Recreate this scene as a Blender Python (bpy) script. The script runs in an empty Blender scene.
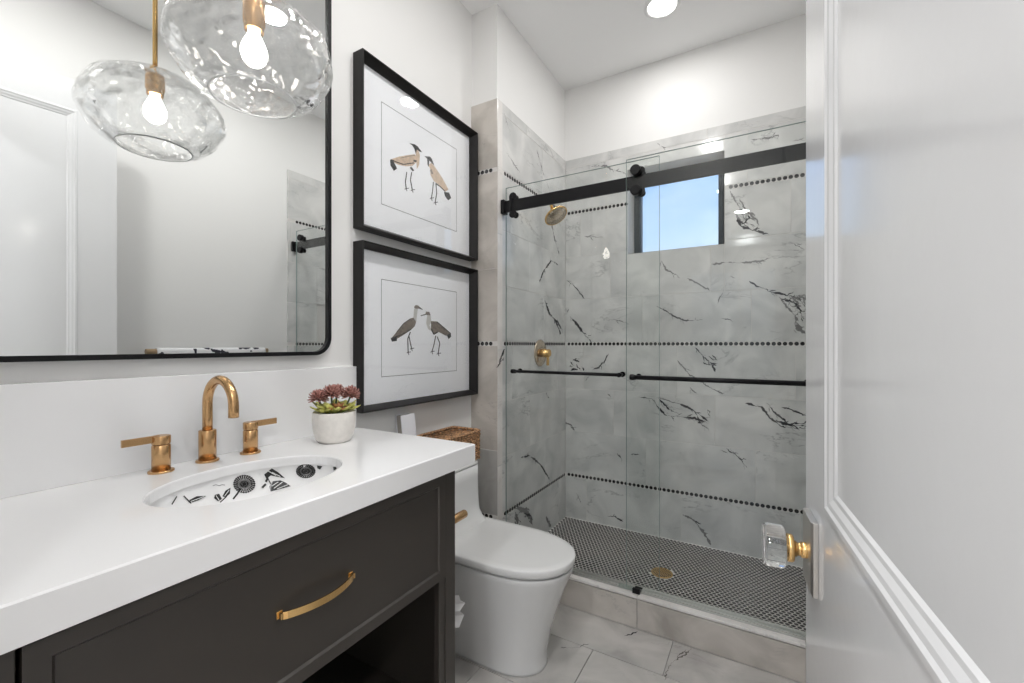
import bpy, bmesh, math, random
from mathutils import Vector, Matrix
random.seed(7)
C = bpy.context.scene.collection
SC = bpy.context.scene

# ---------------------------------------------------------------- camera
CAMX, CAMY, CAMZ, FPX, HOR = 1.347, 0.0, 1.225, 432.0, 345.0
YAW = math.radians(30.2)
EYE = (1.347, 0.0, 1.225); EYEYAW = math.radians(30.2)   # where the measurements were taken from
cd = bpy.data.cameras.new('camera'); cam = bpy.data.objects.new('camera', cd); C.objects.link(cam)
cam.location = (CAMX, CAMY, CAMZ); cam.rotation_euler = (math.pi/2, 0, YAW)
cd.sensor_width = 36; cd.lens = 36*FPX/1024; cd.shift_y = (HOR-341.5)/1024; cd.clip_start = 0.01
SC.camera = cam
SC.view_settings.view_transform = 'Standard'; SC.view_settings.look = 'None'
SC.view_settings.gamma = 1; SC.view_settings.use_curve_mapping = False
SC.view_settings.exposure = 0.2
SC.cycles.max_bounces = 14; SC.cycles.transparent_max_bounces = 24; SC.cycles.transmission_bounces = 12
SC.cycles.diffuse_bounces = 6; SC.cycles.glossy_bounces = 6
SC.cycles.sample_clamp_indirect = 6; SC.cycles.use_denoising = True
SC.cycles.caustics_reflective = False; SC.cycles.caustics_refractive = False
SC.cycles.blur_glossy = 0.3

# ---------------------------------------------------------------- sky
w = bpy.data.worlds.new('sky'); SC.world = w; w.use_nodes = True
nt = w.node_tree; nt.nodes.clear()
def N(nt, t, **k):
    n = nt.nodes.new(t)
    for a, b in k.items():
        if a.startswith('i_'): n.inputs[a[2:]].default_value = b
        else: setattr(n, a, b)
    return n
tc = N(nt, 'ShaderNodeTexCoord'); sp = N(nt, 'ShaderNodeSeparateXYZ'); nt.links.new(tc.outputs['Generated'], sp.inputs[0])
rp = N(nt, 'ShaderNodeValToRGB'); rp.color_ramp.elements[0].position = 0.0; rp.color_ramp.elements[0].color = (.42, .45, .47, 1)
rp.color_ramp.elements[1].position = 0.75; rp.color_ramp.elements[1].color = (.13, .30, .80, 1)
for p, c in ((.16, (.62, .74, .88, 1)), (.22, (.50, .68, .93, 1)), (.38, (.24, .47, .92, 1))):
    e = rp.color_ramp.elements.new(p); e.color = c
nt.links.new(sp.outputs[2], rp.inputs[0])
nz = N(nt, 'ShaderNodeTexNoise'); nz.inputs['Scale'].default_value = 3.0; nz.inputs['Detail'].default_value = 4
mp = N(nt, 'ShaderNodeMapping'); mp.inputs['Scale'].default_value = (1, 1, 3)
nt.links.new(tc.outputs['Generated'], mp.inputs[0]); nt.links.new(mp.outputs[0], nz.inputs[0])
cr = N(nt, 'ShaderNodeMapRange'); cr.inputs[1].default_value = .45; cr.inputs[2].default_value = .8; cr.inputs[4].default_value = .45
nt.links.new(nz.outputs[0], cr.inputs[0])
mx = N(nt, 'ShaderNodeMixRGB'); mx.inputs[2].default_value = (.8, .88, .98, 1)
nt.links.new(cr.outputs[0], mx.inputs[0]); nt.links.new(rp.outputs[0], mx.inputs[1])
bg = N(nt, 'ShaderNodeBackground'); bg.inputs[1].default_value = 1.15
out = N(nt, 'ShaderNodeOutputWorld')
nt.links.new(mx.outputs[0], bg.inputs[0]); nt.links.new(bg.outputs[0], out.inputs[0])

# ---------------------------------------------------------------- lamps
CEIL = 2.99
def lamp(kind, loc, power, size=.15, col=(1, .96, .9), rot=(0, 0, 0), name='lamp'):
    l = bpy.data.lights.new(name, kind); l.energy = power; l.color = col
    if kind == 'AREA': l.shape = 'DISK'; l.size = size
    if kind == 'POINT': l.shadow_soft_size = size
    o = bpy.data.objects.new(name, l); C.objects.link(o); o.location = loc; o.rotation_euler = rot
    return o
DOWN = [  # x, y, z, watts; the last two are unseen, added as fill
    (.892, 2.33, CEIL, 3.6), (.95, 1.35, CEIL, 7), (.95, .45, CEIL, 8.5)]
for x, y, z, p in DOWN: lamp('AREA', (x, y, z-.012), p, .13, (1, .99, .975), name='downlight_and_fill_lamp')
for x in (-.2, 1.1, 2.4):  # unseen lamps added beyond the doorway to fill the bathroom with light
    for y in (-1.0, -2.6): lamp('AREA', (x, y, CEIL-.012), 19, .16, (.985, .99, 1), name='downlight_and_fill_lamp')
PX, PY = .2836, .5886
lamp('POINT', (PX, PY, 1.935), 27, .028, (1, .97, .93), name='pendant_lamp_light')

# ---------------------------------------------------------------- helpers
def ray(u, v):
    a = (u-512)/FPX; b = (HOR-v)/FPX; s, c = math.sin(EYEYAW), math.cos(EYEYAW)
    return Vector((-s+a*c, c+a*s, b))
CAM = Vector(EYE)
def on_x(u, v, x):
    d = ray(u, v); return CAM+d*((x-CAM.x)/d.x)
def on_y(u, v, y):
    d = ray(u, v); return CAM+d*((y-CAM.y)/d.y)
def on_z(u, v, z):
    d = ray(u, v); return CAM+d*((z-CAM.z)/d.z)

class MB:
    def __init__(s): s.v = []; s.f = []; s.m = []; s.sm = []; s.uv = {}
    def face(s, idx, m=0, smooth=False, uv=None):
        if uv: s.uv[len(s.f)] = uv
        s.f.append(tuple(idx)); s.m.append(m); s.sm.append(smooth)
    def poly(s, pts, m=0, smooth=False, uv=None):
        b = len(s.v); s.v += [tuple(p) for p in pts]; s.face(range(b, b+len(pts)), m, smooth, uv)
    def box(s, a, b, m=0):
        (x0, y0, z0), (x1, y1, z1) = a, b
        i = len(s.v)
        s.v += [(x0,y0,z0),(x1,y0,z0),(x1,y1,z0),(x0,y1,z0),(x0,y0,z1),(x1,y0,z1),(x1,y1,z1),(x0,y1,z1)]
        for q in ((0,3,2,1),(4,5,6,7),(0,1,5,4),(1,2,6,5),(2,3,7,6),(3,0,4,7)): s.face([i+k for k in q], m)
        return s
    def loft(s, rings, m=0, smooth=True, cap0=True, cap1=True, closed=True):
        b = len(s.v); n = len(rings[0])
        for r in rings: s.v += [tuple(p) for p in r]
        for k in range(len(rings)-1):
            for j in range(n if closed else n-1):
                j2 = (j+1) % n
                s.face((b+k*n+j, b+k*n+j2, b+(k+1)*n+j2, b+(k+1)*n+j), m, smooth)
        if cap0: s.face([b+j for j in range(n)][::-1], m, False)
        if cap1: s.face([b+(len(rings)-1)*n+j for j in range(n)], m, False)
        return s
    def lathe(s, prof, c=(0, 0, 0), axis='Z', n=32, m=0, cap0=True, cap1=True, smooth=True):
        rings = []
        for r, h in prof:
            ring = []
            for j in range(n):
                t = 2*math.pi*j/n; p, q = r*math.cos(t), r*math.sin(t)
                if axis == 'Z': ring.append((c[0]+p, c[1]+q, c[2]+h))
                elif axis == 'X': ring.append((c[0]+h, c[1]+p, c[2]+q))
                else: ring.append((c[0]+q, c[1]+h, c[2]+p))
            rings.append(ring)
        return s.loft(rings, m, smooth, cap0, cap1)
    def tube(s, pts, r, n=12, m=0, smooth=True, rs=None, flat=1.0):
        pts = [Vector(p) for p in pts]; rings = []; up = None
        for i, p in enumerate(pts):
            t = (pts[min(i+1, len(pts)-1)]-pts[max(i-1, 0)]).normalized()
            if up is None:
                up = Vector((0, 0, 1)) if abs(t.z) < .9 else Vector((1, 0, 0))
            a = t.cross(up).normalized(); bb = a.cross(t).normalized(); up = bb
            rr = rs[i] if rs else r
            rings.append([p+a*(rr*math.cos(2*math.pi*j/n))+bb*(rr*flat*math.sin(2*math.pi*j/n)) for j in range(n)])
        return s.loft(rings, m, smooth)
    def build(s, name, mats, parent=None, bevel=0, seg=2, subsurf=0, autosmooth=False):
        me = bpy.data.meshes.new(name); me.from_pydata(s.v, [], s.f)
        if not isinstance(mats, (list, tuple)): mats = [mats]
        for m in mats: me.materials.append(m)
        me.polygons.foreach_set('material_index', s.m); me.polygons.foreach_set('use_smooth', s.sm)
        if s.uv:
            L = me.uv_layers.new(name='UVMap')
            for fi, uvs in s.uv.items():
                for k, li in enumerate(me.polygons[fi].loop_indices): L.data[li].uv = uvs[k]
        me.update()
        o = bpy.data.objects.new(name, me); C.objects.link(o)
        bm = bmesh.new(); bm.from_mesh(me)
        if not s.uv:
            bmesh.ops.recalc_face_normals(bm, faces=bm.faces)
        bm.to_mesh(me); bm.free()
        if bevel:
            b = o.modifiers.new('bevel', 'BEVEL'); b.width = bevel; b.segments = seg; b.limit_method = 'ANGLE'; b.angle_limit = math.radians(40)
            b.harden_normals = False
        if subsurf:
            b = o.modifiers.new('sub', 'SUBSURF'); b.levels = subsurf; b.render_levels = subsurf
        if parent is not None:
            o.parent = parent; o.matrix_parent_inverse = Matrix.Translation(parent.location).inverted() if parent.type == 'EMPTY' and parent.parent is None else Matrix.Identity(4)
            if not (parent.type == 'EMPTY' and parent.parent is None):
                o.matrix_parent_inverse = PINV.get(parent.name, Matrix.Identity(4))

        return o
PINV = {}
def setp(o, **k):
    for a, b in k.items(): o[a] = b
    return o
def thing(name, label, cat, loc=(0, 0, 0), group=None):
    o = bpy.data.objects.new(name, None); C.objects.link(o); o.location = loc; o.empty_display_size = .05
    o['label'] = label; o['category'] = cat
    if group: o['group'] = group
    return o
def tag(o, label, cat, group=None):
    o['label'] = label; o['category'] = cat
    if group: o['group'] = group
    return o
def struct(o, label=None):
    o['kind'] = 'structure'
    if label: o['label'] = label
    return o
def circ(cx, cy, rx, ry, n=32, z=0): return [(cx+rx*math.cos(2*math.pi*j/n), cy+ry*math.sin(2*math.pi*j/n), z) for j in range(n)]

# ---------------------------------------------------------------- materials
def mat(name, col=(.8, .8, .8), rough=.5, metal=0, spec=.5, coat=0, bump=None, emis=None, estr=0, noise=None):
    m = bpy.data.materials.new(name); m.use_nodes = True; nt = m.node_tree
    b = nt.nodes['Principled BSDF']
    b.inputs['Base Color'].default_value = (*col, 1); b.inputs['Roughness'].default_value = rough
    b.inputs['Metallic'].default_value = metal; b.inputs['Specular IOR Level'].default_value = spec
    b.inputs['Coat Weight'].default_value = coat; b.inputs['Coat Roughness'].default_value = .05
    if emis: b.inputs['Emission Color'].default_value = (*emis, 1); b.inputs['Emission Strength'].default_value = estr
    t = N(nt, 'ShaderNodeTexCoord')
    if noise:     # (scale, amount) a faint mottling of the colour
        n = N(nt, 'ShaderNodeTexNoise'); n.inputs['Scale'].default_value = noise[0]; n.inputs['Detail'].default_value = 4
        nt.links.new(t.outputs['Object'], n.inputs[0])
        r = N(nt, 'ShaderNodeValToRGB')
        k = noise[1]
        r.color_ramp.elements[0].position = .3; r.color_ramp.elements[1].position = .7
        r.color_ramp.elements[0].color = (*[c*(1-k) for c in col], 1); r.color_ramp.elements[1].color = (*[min(1, c*(1+k)) for c in col], 1)
        nt.links.new(n.outputs[0], r.inputs[0]); nt.links.new(r.outputs[0], b.inputs['Base Color'])
    if bump:      # (scale, strength, distance)
        n = N(nt, 'ShaderNodeTexNoise'); n.inputs['Scale'].default_value = bump[0]; n.inputs['Detail'].default_value = 3
        nt.links.new(t.outputs['Object'], n.inputs[0])
        u = N(nt, 'ShaderNodeBump'); u.inputs['Strength'].default_value = bump[1]; u.inputs['Distance'].default_value = bump[2]
        nt.links.new(n.outputs[0], u.inputs['Height']); nt.links.new(u.outputs[0], b.inputs['Normal'])
    return m
def thin_glass(name, tint=(.97, .985, .98), f0=.05, bump=None, rough=0.0, power=4.0):
    m = bpy.data.materials.new(name); m.use_nodes = True; nt = m.node_tree; nt.nodes.clear()
    o = N(nt, 'ShaderNodeOutputMaterial'); mixs = N(nt, 'ShaderNodeMixShader')
    tr = N(nt, 'ShaderNodeBsdfTransparent'); tr.inputs[0].default_value = (*tint, 1)
    gl = N(nt, 'ShaderNodeBsdfGlossy'); gl.inputs['Roughness'].default_value = rough; gl.inputs[0].default_value = (1, 1, 1, 1)
    lw = N(nt, 'ShaderNodeLayerWeight'); lw.inputs[0].default_value = .5
    p = N(nt, 'ShaderNodeMath', operation='POWER'); p.inputs[1].default_value = power
    ma = N(nt, 'ShaderNodeMath', operation='MULTIPLY_ADD'); ma.inputs[1].default_value = .9; ma.inputs[2].default_value = f0
    nt.links.new(lw.outputs['Facing'], p.inputs[0]); nt.links.new(p.outputs[0], ma.inputs[0])
    nt.links.new(ma.outputs[0], mixs.inputs[0]); nt.links.new(tr.outputs[0], mixs.inputs[1]); nt.links.new(gl.outputs[0], mixs.inputs[2])
    nt.links.new(mixs.outputs[0], o.inputs[0])
    if bump:
        t = N(nt, 'ShaderNodeTexCoord')
        n = N(nt, 'ShaderNodeTexNoise'); n.inputs['Scale'].default_value = bump[0]; n.inputs['Detail'].default_value = 1.5
        nt.links.new(t.outputs['Object'], n.inputs[0])
        u = N(nt, 'ShaderNodeBump'); u.inputs['Strength'].default_value = bump[1]; u.inputs['Distance'].default_value = bump[2]
        nt.links.new(n.outputs[0], u.inputs['Height']); nt.links.new(u.outputs[0], gl.inputs['Normal'])
        nt.links.new(u.outputs[0], lw.inputs['Normal'])
    return m
def marble(name, light, dark, rough=.18, vein=.55, scale=1.0):
    m = bpy.data.materials.new(name); m.use_nodes = True; nt = m.node_tree; L = nt.links.new
    b = nt.nodes['Principled BSDF']; b.inputs['Roughness'].default_value = rough
    uv = N(nt, 'ShaderNodeUVMap')
    n1 = N(nt, 'ShaderNodeTexNoise'); n1.inputs['Scale'].default_value = 5*scale; n1.inputs['Detail'].default_value = 6; n1.inputs['Distortion'].default_value = .8
    L(uv.outputs[0], n1.inputs[0])
    r1 = N(nt, 'ShaderNodeValToRGB'); r1.color_ramp.elements[0].position = .28; r1.color_ramp.elements[1].position = .66
    r1.color_ramp.elements[0].color = (*dark, 1); r1.color_ramp.elements[1].color = (*light, 1)
    L(n1.outputs[0], r1.inputs[0])
    # fine veins: ridges of a distorted noise, shown only in patches
    mpn = N(nt, 'ShaderNodeMapping'); mpn.inputs['Rotation'].default_value = (0, 0, -.7); mpn.inputs['Scale'].default_value = (1, 2.6, 1)
    L(uv.outputs[0], mpn.inputs[0])
    n2 = N(nt, 'ShaderNodeTexNoise'); n2.inputs['Scale'].default_value = 2.4*scale; n2.inputs['Detail'].default_value = 8; n2.inputs['Roughness'].default_value = .62; n2.inputs['Distortion'].default_value = .6
    L(mpn.outputs[0], n2.inputs[0])
    s = N(nt, 'ShaderNodeMath', operation='SUBTRACT'); s.inputs[1].default_value = .5
    a = N(nt, 'ShaderNodeMath', operation='ABSOLUTE'); L(n2.outputs[0], s.inputs[0]); L(s.outputs[0], a.inputs[0])
    k = N(nt, 'ShaderNodeMapRange'); k.inputs[1].default_value = 0; k.inputs[2].default_value = .012; k.inputs[3].default_value = 1; k.inputs[4].default_value = 0
    L(a.outputs[0], k.inputs[0])
    n3 = N(nt, 'ShaderNodeTexNoise'); n3.inputs['Scale'].default_value = 3.1*scale; n3.inputs['Detail'].default_value = 1
    L(uv.outputs[0], n3.inputs[0])
    k3 = N(nt, 'ShaderNodeMapRange'); k3.inputs[1].default_value = .52; k3.inputs[2].default_value = .66
    L(n3.outputs[0], k3.inputs[0])
    mu = N(nt, 'ShaderNodeMath', operation='MULTIPLY'); L(k.outputs[0], mu.inputs[0]); L(k3.outputs[0], mu.inputs[1])
    m2 = N(nt, 'ShaderNodeMath', operation='MULTIPLY'); m2.inputs[1].default_value = vein; L(mu.outputs[0], m2.inputs[0])
    mx = N(nt, 'ShaderNodeMixRGB'); mx.inputs[2].default_value = (.12, .12, .13, 1)
    L(m2.outputs[0], mx.inputs[0]); L(r1.outputs[0], mx.inputs[1]); L(mx.outputs[0], b.inputs['Base Color'])
    return m

M = {}
M['paint'] = mat('wall_paint', (.81, .805, .795), .75, bump=(240, .04, .001))
M['ceiling'] = mat('ceiling_paint', (.94, .94, .94), .85, bump=(200, .03, .001))
M['trim'] = mat('trim_paint', (.85, .85, .85), .3)
M['door'] = mat('door_gloss', (.74, .745, .755), .13, spec=.6, bump=(26, .10, .002))
M['marble'] = marble('marble_tile', (.69, .685, .67), (.49, .495, .49), .12)
M['marble_floor'] = marble('marble_floor_tile', (.56, .54, .515), (.38, .365, .35), .2, vein=.35)
M['marble_trim'] = marble('marble_bullnose', (.80, .775, .75), (.66, .63, .60), .2, vein=.2)
M['marble_warm_lit'] = marble('warm_lit_marble_tile', (.60, .56, .515), (.38, .35, .315), .2, vein=.25)  # same marble as the shower, warm lamp light mixed into its colour
M['marble_lower'] = marble('lower_marble_tile', (.46, .45, .43), (.33, .32, .305), .2, vein=.25)  # darker, greyer colour for the lower rows of the wing
M['grout'] = mat('grout', (.56, .55, .535), .9)
M['grout_light'] = mat('grout_light', (.66, .64, .62), .9)
M['black_tile'] = mat('black_penny_tile', (.018, .017, .018), .22)
M['brown_tile'] = mat('dark_mosaic_tile', (.035, .028, .028), .22)
M['vein'] = mat('dark_marble_vein', (.035, .035, .04), .2)
M['vein_soft'] = mat('grey_marble_vein', (.20, .195, .195), .2)
M['vein_brown'] = mat('brown_marble_vein', (.13, .12, .11), .25)
M['black'] = mat('black_powder_coat', (.008, .008, .009), .4, spec=.2)
M['frame_black'] = mat('black_stained_wood', (.012, .011, .011), .4, spec=.25, noise=(30, .2))
M['black_metal'] = mat('black_window_metal', (.012, .022, .03), .4, spec=.3)
M['glass'] = thin_glass('shower_glass', (.978, .988, .984), .016)
M['glass_edge'] = mat('green_glass_edge', (.30, .38, .36), .15)
M['pane'] = thin_glass('window_glass', (.97, .98, .99), .03)
M['picture_glass'] = thin_glass('picture_glass', (.997, .997, .997), .03)
M['quartz'] = mat('white_quartz', (.84, .84, .845), .13, noise=(3, .012))
M['porcelain'] = mat('white_porcelain', (.71, .71, .705), .08, coat=.3)
M['basin'] = mat('basin_glaze', (.86, .86, .86), .08, coat=.3)
M['ink'] = mat('black_glaze_print', (.03, .03, .03), .2)
M['ink_soft'] = mat('grey_glaze_print', (.25, .25, .25), .2)
M['cabinet'] = mat('dark_bronze_lacquer', (.042, .036, .031), .32, noise=(8, .04))
M['cabinet_in'] = mat('dark_cabinet_interior', (.02, .018, .016), .6)
M['bronze'] = mat('brushed_bronze', (.60, .37, .18), .27, metal=1, bump=(300, .03, .0004))
M['brass'] = mat('satin_brass', (.80, .52, .22), .22, metal=1)
M['nickel'] = mat('champagne_nickel', (.62, .52, .40), .22, metal=1)
M['chrome'] = mat('polished_nickel', (.62, .61, .60), .12, metal=1)
M['plate'] = mat('satin_nickel_plate', (.62, .60, .57), .38, metal=1)
M['alu'] = mat('brushed_aluminium', (.50, .50, .48), .4, metal=1)
M['mirror'] = mat('mirror_silver', (.90, .915, .91), .0, metal=1)
M['mat_white'] = mat('white_mat_board', (.93, .945, .975), .8, noise=(60, .01))
M['line'] = mat('grey_print_line', (.10, .10, .10), .8)
M['print_black'] = mat('black_print', (.02, .02, .022), .8)
M['print_tan'] = mat('tan_print', (.62, .48, .36), .8, noise=(90, .15))
M['print_grey'] = mat('taupe_print', (.20, .165, .14), .8, noise=(120, .35))
M['print_pale'] = mat('pale_grey_print', (.60, .59, .57), .8)
M['pot'] = mat('speckled_white_pot', (.74, .71, .67), .4, noise=(60, .06))
M['leaf'] = mat('yellow_green_leaf', (.55, .54, .15), .5, noise=(40, .4))
M['leaf_dark'] = mat('dark_green_leaf', (.07, .13, .05), .5, noise=(40, .3))
M['leaf_brown'] = mat('bronze_leaf', (.30, .13, .04), .5, noise=(40, .4))
M['petal'] = mat('dusty_rose_petal', (.40, .19, .16), .6, noise=(220, .5))
M['wicker'] = mat('brown_wicker', (.36, .20, .10), .6, noise=(110, .95))
M['wood'] = mat('wooden_dowel', (.42, .30, .18), .5)
M['paper'] = mat('white_paper', (.85, .85, .85), .8)
M['paper_grey'] = mat('grey_page_edges', (.35, .33, .30), .8)
M['book'] = mat('white_book_cover', (.80, .80, .84), .45)
M['bulb'] = mat('glowing_bulb', (1, 1, 1), .3, emis=(1, .94, .86), estr=14)
M['lens'] = mat('downlight_lens', (1, 1, 1), .4, emis=(1, .97, .93), estr=14)
M['plastic'] = thin_glass('clear_plastic', (.85, .9, .88), .10)
def real_glass(name, bump=None, rough=0.0, col=(1, 1, 1)):
    m = bpy.data.materials.new(name); m.use_nodes = True; nt = m.node_tree; nt.nodes.clear()
    o = N(nt, 'ShaderNodeOutputMaterial'); g = N(nt, 'ShaderNodeBsdfGlass'); g.inputs['IOR'].default_value = 1.47
    g.inputs['Roughness'].default_value = rough; g.inputs[0].default_value = (*col, 1)
    nt.links.new(g.outputs[0], o.inputs[0])
    return m
M['knob_glass'] = real_glass('crystal_knob_glass')
M['globe_glass'] = thin_glass('rippled_clear_glass', (.99, .992, .992), .07, bump=(14, 1.0, .05), power=2.4)
def towel_mat():
    m = bpy.data.materials.new('black_white_towel'); m.use_nodes = True; nt = m.node_tree; L = nt.links.new
    b = nt.nodes['Principled BSDF']; b.inputs['Roughness'].default_value = .95
    t = N(nt, 'ShaderNodeTexCoord'); n = N(nt, 'ShaderNodeTexNoise'); n.inputs['Scale'].default_value = 18; n.inputs['Detail'].default_value = 2
    L(t.outputs['Object'], n.inputs[0]); r = N(nt, 'ShaderNodeValToRGB'); r.color_ramp.interpolation = 'CONSTANT'
    r.color_ramp.elements[0].color = (.75, .75, .76, 1); r.color_ramp.elements[1].position = .60; r.color_ramp.elements[1].color = (.02, .02, .03, 1)
    L(n.outputs[0], r.inputs[0]); L(r.outputs[0], b.inputs['Base Color']); return m
M['towel'] = towel_mat()

# ---------------------------------------------------------------- tiled surfaces
YW, YB, XL, XR, ZP = 1.88, 2.765, .167, 1.655, .042     # wing plane, back wall, shower left and right wall, pan
def sub_rect(r, h):
    """r minus hole h, both (a0,b0,a1,b1)"""
    a0, b0, a1, b1 = r; c0, d0, c1, d1 = h
    if a1 <= c0 or a0 >= c1 or b1 <= d0 or b0 >= d1: return [r]
    o = []
    if a0 < c0: o.append((a0, b0, c0, b1)); a0 = c0
    if a1 > c1: o.append((c1, b0, a1, b1)); a1 = c1
    if b0 < d0: o.append((a0, b0, a1, d0))
    if b1 > d1: o.append((a0, d1, a1, b1))
    return o
def tile_rects(mb, P, rects, m, th, hole=None, gap=.0014, ofs_rnd=True):
    """P(a,b,n) -> point, n the height above the grout plane"""
    for r in rects:
        ofs = (random.uniform(0, 40), random.uniform(0, 40)) if ofs_rnd else (0, 0)
        for q in (sub_rect(r, hole) if hole else [r]):
            a0, b0, a1, b1 = q[0]+gap, q[1]+gap, q[2]-gap, q[3]-gap
            if a1-a0 < .003 or b1-b0 < .003: continue
            e = .0009
            i = len(mb.v)
            mb.v += [tuple(P(*k)) for k in ((a0,b0,0),(a1,b0,0),(a1,b1,0),(a0,b1,0),(a0,b0,th-e),(a1,b0,th-e),(a1,b1,th-e),(a0,b1,th-e),
                                            (a0+e,b0+e,th),(a1-e,b0+e,th),(a1-e,b1-e,th),(a0+e,b1-e,th))]
            U = [(ofs[0]+a, ofs[1]+b) for a, b in ((a0,b0),(a1,b0),(a1,b1),(a0,b1))]
            mb.face((i+8,i+9,i+10,i+11), m, uv=U)
            for k in range(4):
                k2 = (k+1) % 4
                mb.face((i+4+k,i+4+k2,i+8+k2,i+8+k), m, uv=[U[k],U[k2],U[k2],U[k]])
                mb.face((i+k,i+k2,i+4+k2,i+4+k), m, uv=[U[k],U[k2],U[k2],U[k]])
STRIP = .011
BANDS = [(ZP-.03, .324, 1), (.346, 1.221, 3), (1.243, 2.119, 3), (2.141, 2.435, 1), (2.435, 2.495, 0)]
def wall_rects(a0, a1, phase, tl=.6):
    out = []; row = 0
    for z0, z1, n in BANDS:
        for k in range(max(n, 1)):
            b0 = z0+(z1-z0)*k/max(n, 1); b1 = z0+(z1-z0)*(k+1)/max(n, 1)
            x = phase+(.393*row) % tl - 2*tl - (0 if True else 0)
            while x < a1:
                lo, hi = max(x, a0), min(x+tl, a1)
                if hi-lo > .004: out.append((lo, b0, hi, b1))
                x += tl
            row += 1
    return out
def dots(mb, P, a0, a1, z, m, hole=None, r=.0108, pitch=.0262, th=.0105):
    n = max(1, int((a1-a0-.004)/pitch)); off = (a1-a0-(n-1)*pitch)/2
    for k in range(n):
        a = a0+off+k*pitch
        if hole and hole[0]-r*.95 < a < hole[2]+r*.95 and hole[1] < z < hole[3]: continue
        i = len(mb.v); q = 10
        for rr, h in ((r, 0), (r, th-.0008), (r-.001, th)):
            mb.v += [tuple(P(a+rr*math.cos(2*math.pi*j/q), z+rr*math.sin(2*math.pi*j/q), h)) for j in range(q)]
        mb.face([i+2*q+j for j in range(q)], m)
        for s_ in range(2):
            for j in range(q):
                j2 = (j+1) % q; mb.face((i+s_*q+j, i+s_*q+j2, i+(s_+1)*q+j2, i+(s_+1)*q+j), m)
def grout_strip(mb, P, a0, a1, z, m, hole=None, th=.0088):
    for q in (sub_rect((a0, z-STRIP, a1, z+STRIP), hole) if hole else [(a0, z-STRIP, a1, z+STRIP)]):
        mb.poly([P(q[0], q[1], th), P(q[2], q[1], th), P(q[2], q[3], th), P(q[0], q[3], th)], m)
def vein(mb, pts2, P, m, wid=.004, th=.0104, branch=True, seed=0, plain=False):
    """a jagged ribbon of dark mineral running through the face of the tile"""
    rnd = random.Random(seed+int(pts2[0][0]*1e4)); wid *= 1.0 if plain else 1.7
    fine = []
    for (a, b), (c, d) in zip(pts2, pts2[1:]):
        L = math.hypot(c-a, d-b); n = max(2, int(L/.007))
        for k in range(n):
            t = k/n; j = .0036
            fine.append((a+(c-a)*t+rnd.uniform(-j, j), b+(d-b)*t+rnd.uniform(-j, j)))
    fine.append(pts2[-1]); n = len(fine)
    w1 = []
    x = .5
    for k in range(n):
        x = min(1, max(.10, x+rnd.uniform(-.45, .45))); e = min(1, min(k, n-1-k)/2.5+.1); w1.append(wid*x*e)
    base = len(mb.v)
    for k in range(n):
        p = fine[max(k-1, 0)]; q = fine[min(k+1, n-1)]
        dx, dy = q[0]-p[0], q[1]-p[1]; l = math.hypot(dx, dy) or 1; nx, ny = -dy/l, dx/l
        mb.v.append(tuple(P(fine[k][0]+nx*w1[k], fine[k][1]+ny*w1[k], th)))
        mb.v.append(tuple(P(fine[k][0]-nx*w1[k], fine[k][1]-ny*w1[k], th)))
    for k in range(n-1): mb.face((base+2*k, base+2*k+1, base+2*k+3, base+2*k+2), m)
    if branch and n > 5:
        for _ in range(max(1, n//4)):
            k = rnd.randrange(1, n-2); a, b = fine[k]
            dx, dy = fine[k+1][0]-fine[k-1][0], fine[k+1][1]-fine[k-1][1]; l = math.hypot(dx, dy) or 1
            ang = math.atan2(dy, dx)+rnd.choice((-1, 1))*rnd.uniform(.3, .9); L = rnd.uniform(.012, .04)
            vein(mb, [(a, b), (a+L*math.cos(ang), b+L*math.sin(ang))], P, m, wid*.5, th+.00003, False, seed+_+3, True)

# window opening in the back wall
WX0, WX1, WZ0, WZ1 = .594, 1.153, 1.806, 2.345
HOLE = (WX0, WZ0, WX1, WZ1)

# painted shell --------------------------------------------------
def wall_x(name, x0, x1, y0, y1, m=None, z1=CEIL+.02):
    return struct(MB().box((x0, y0, -.02), (x1, y1, z1)).build(name, m or M['paint']))
wall_x('wall_left', -.12, 0, -.12, 2.92)
o = wall_x('wall_wing', .0, XL-.010, YW+.010, 2.775)
wall_x('wall_right', XR+.010, XR+.13, -.12, 2.92)
# back wall with the window hole
mb = MB(); T0, T1 = 2.775, 2.99
for q in sub_rect((-.12, -.02, XR+.13, CEIL+.02), HOLE): mb.box((q[0], T0, q[1]), (q[2], T1, q[3]))
struct(mb.build('wall_back', M['paint']))
# door wall with doorway
DX0, DX1 = .69, 1.50
mb = MB()
for q in sub_rect((-.12, -.02, XR+.13, CEIL+.02), (DX0, -.03, DX1, 2.47)): mb.box((q[0], -.10, q[1]), (q[2], .03, q[3]))
struct(mb.build('wall_front', M['paint']))
mb = MB()
mb.box((DX0, -.11, 0), (DX0+.018, .04, 2.452)).box((DX1-.018, -.11, 0), (DX1, .04, 2.452)).box((DX0, -.11, 2.452), (DX1, .04, 2.47))
for (y0, y1) in ((.03, .046), (-.116, -.10)):
    mb.box((DX0-.08, y0, 0), (DX0+.006, y1, 2.55)).box((DX1-.006, y0, 0), (DX1+.08, y1, 2.55)).box((DX0-.08, y0, 2.464), (DX1+.08, y1, 2.55))
struct(mb.build('trim_1', M['trim'], bevel=.003))
struct(MB().box((-.12, -.12, CEIL), (XR+.13, 2.99, CEIL+.1)).build('ceiling', M['ceiling']))
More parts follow.
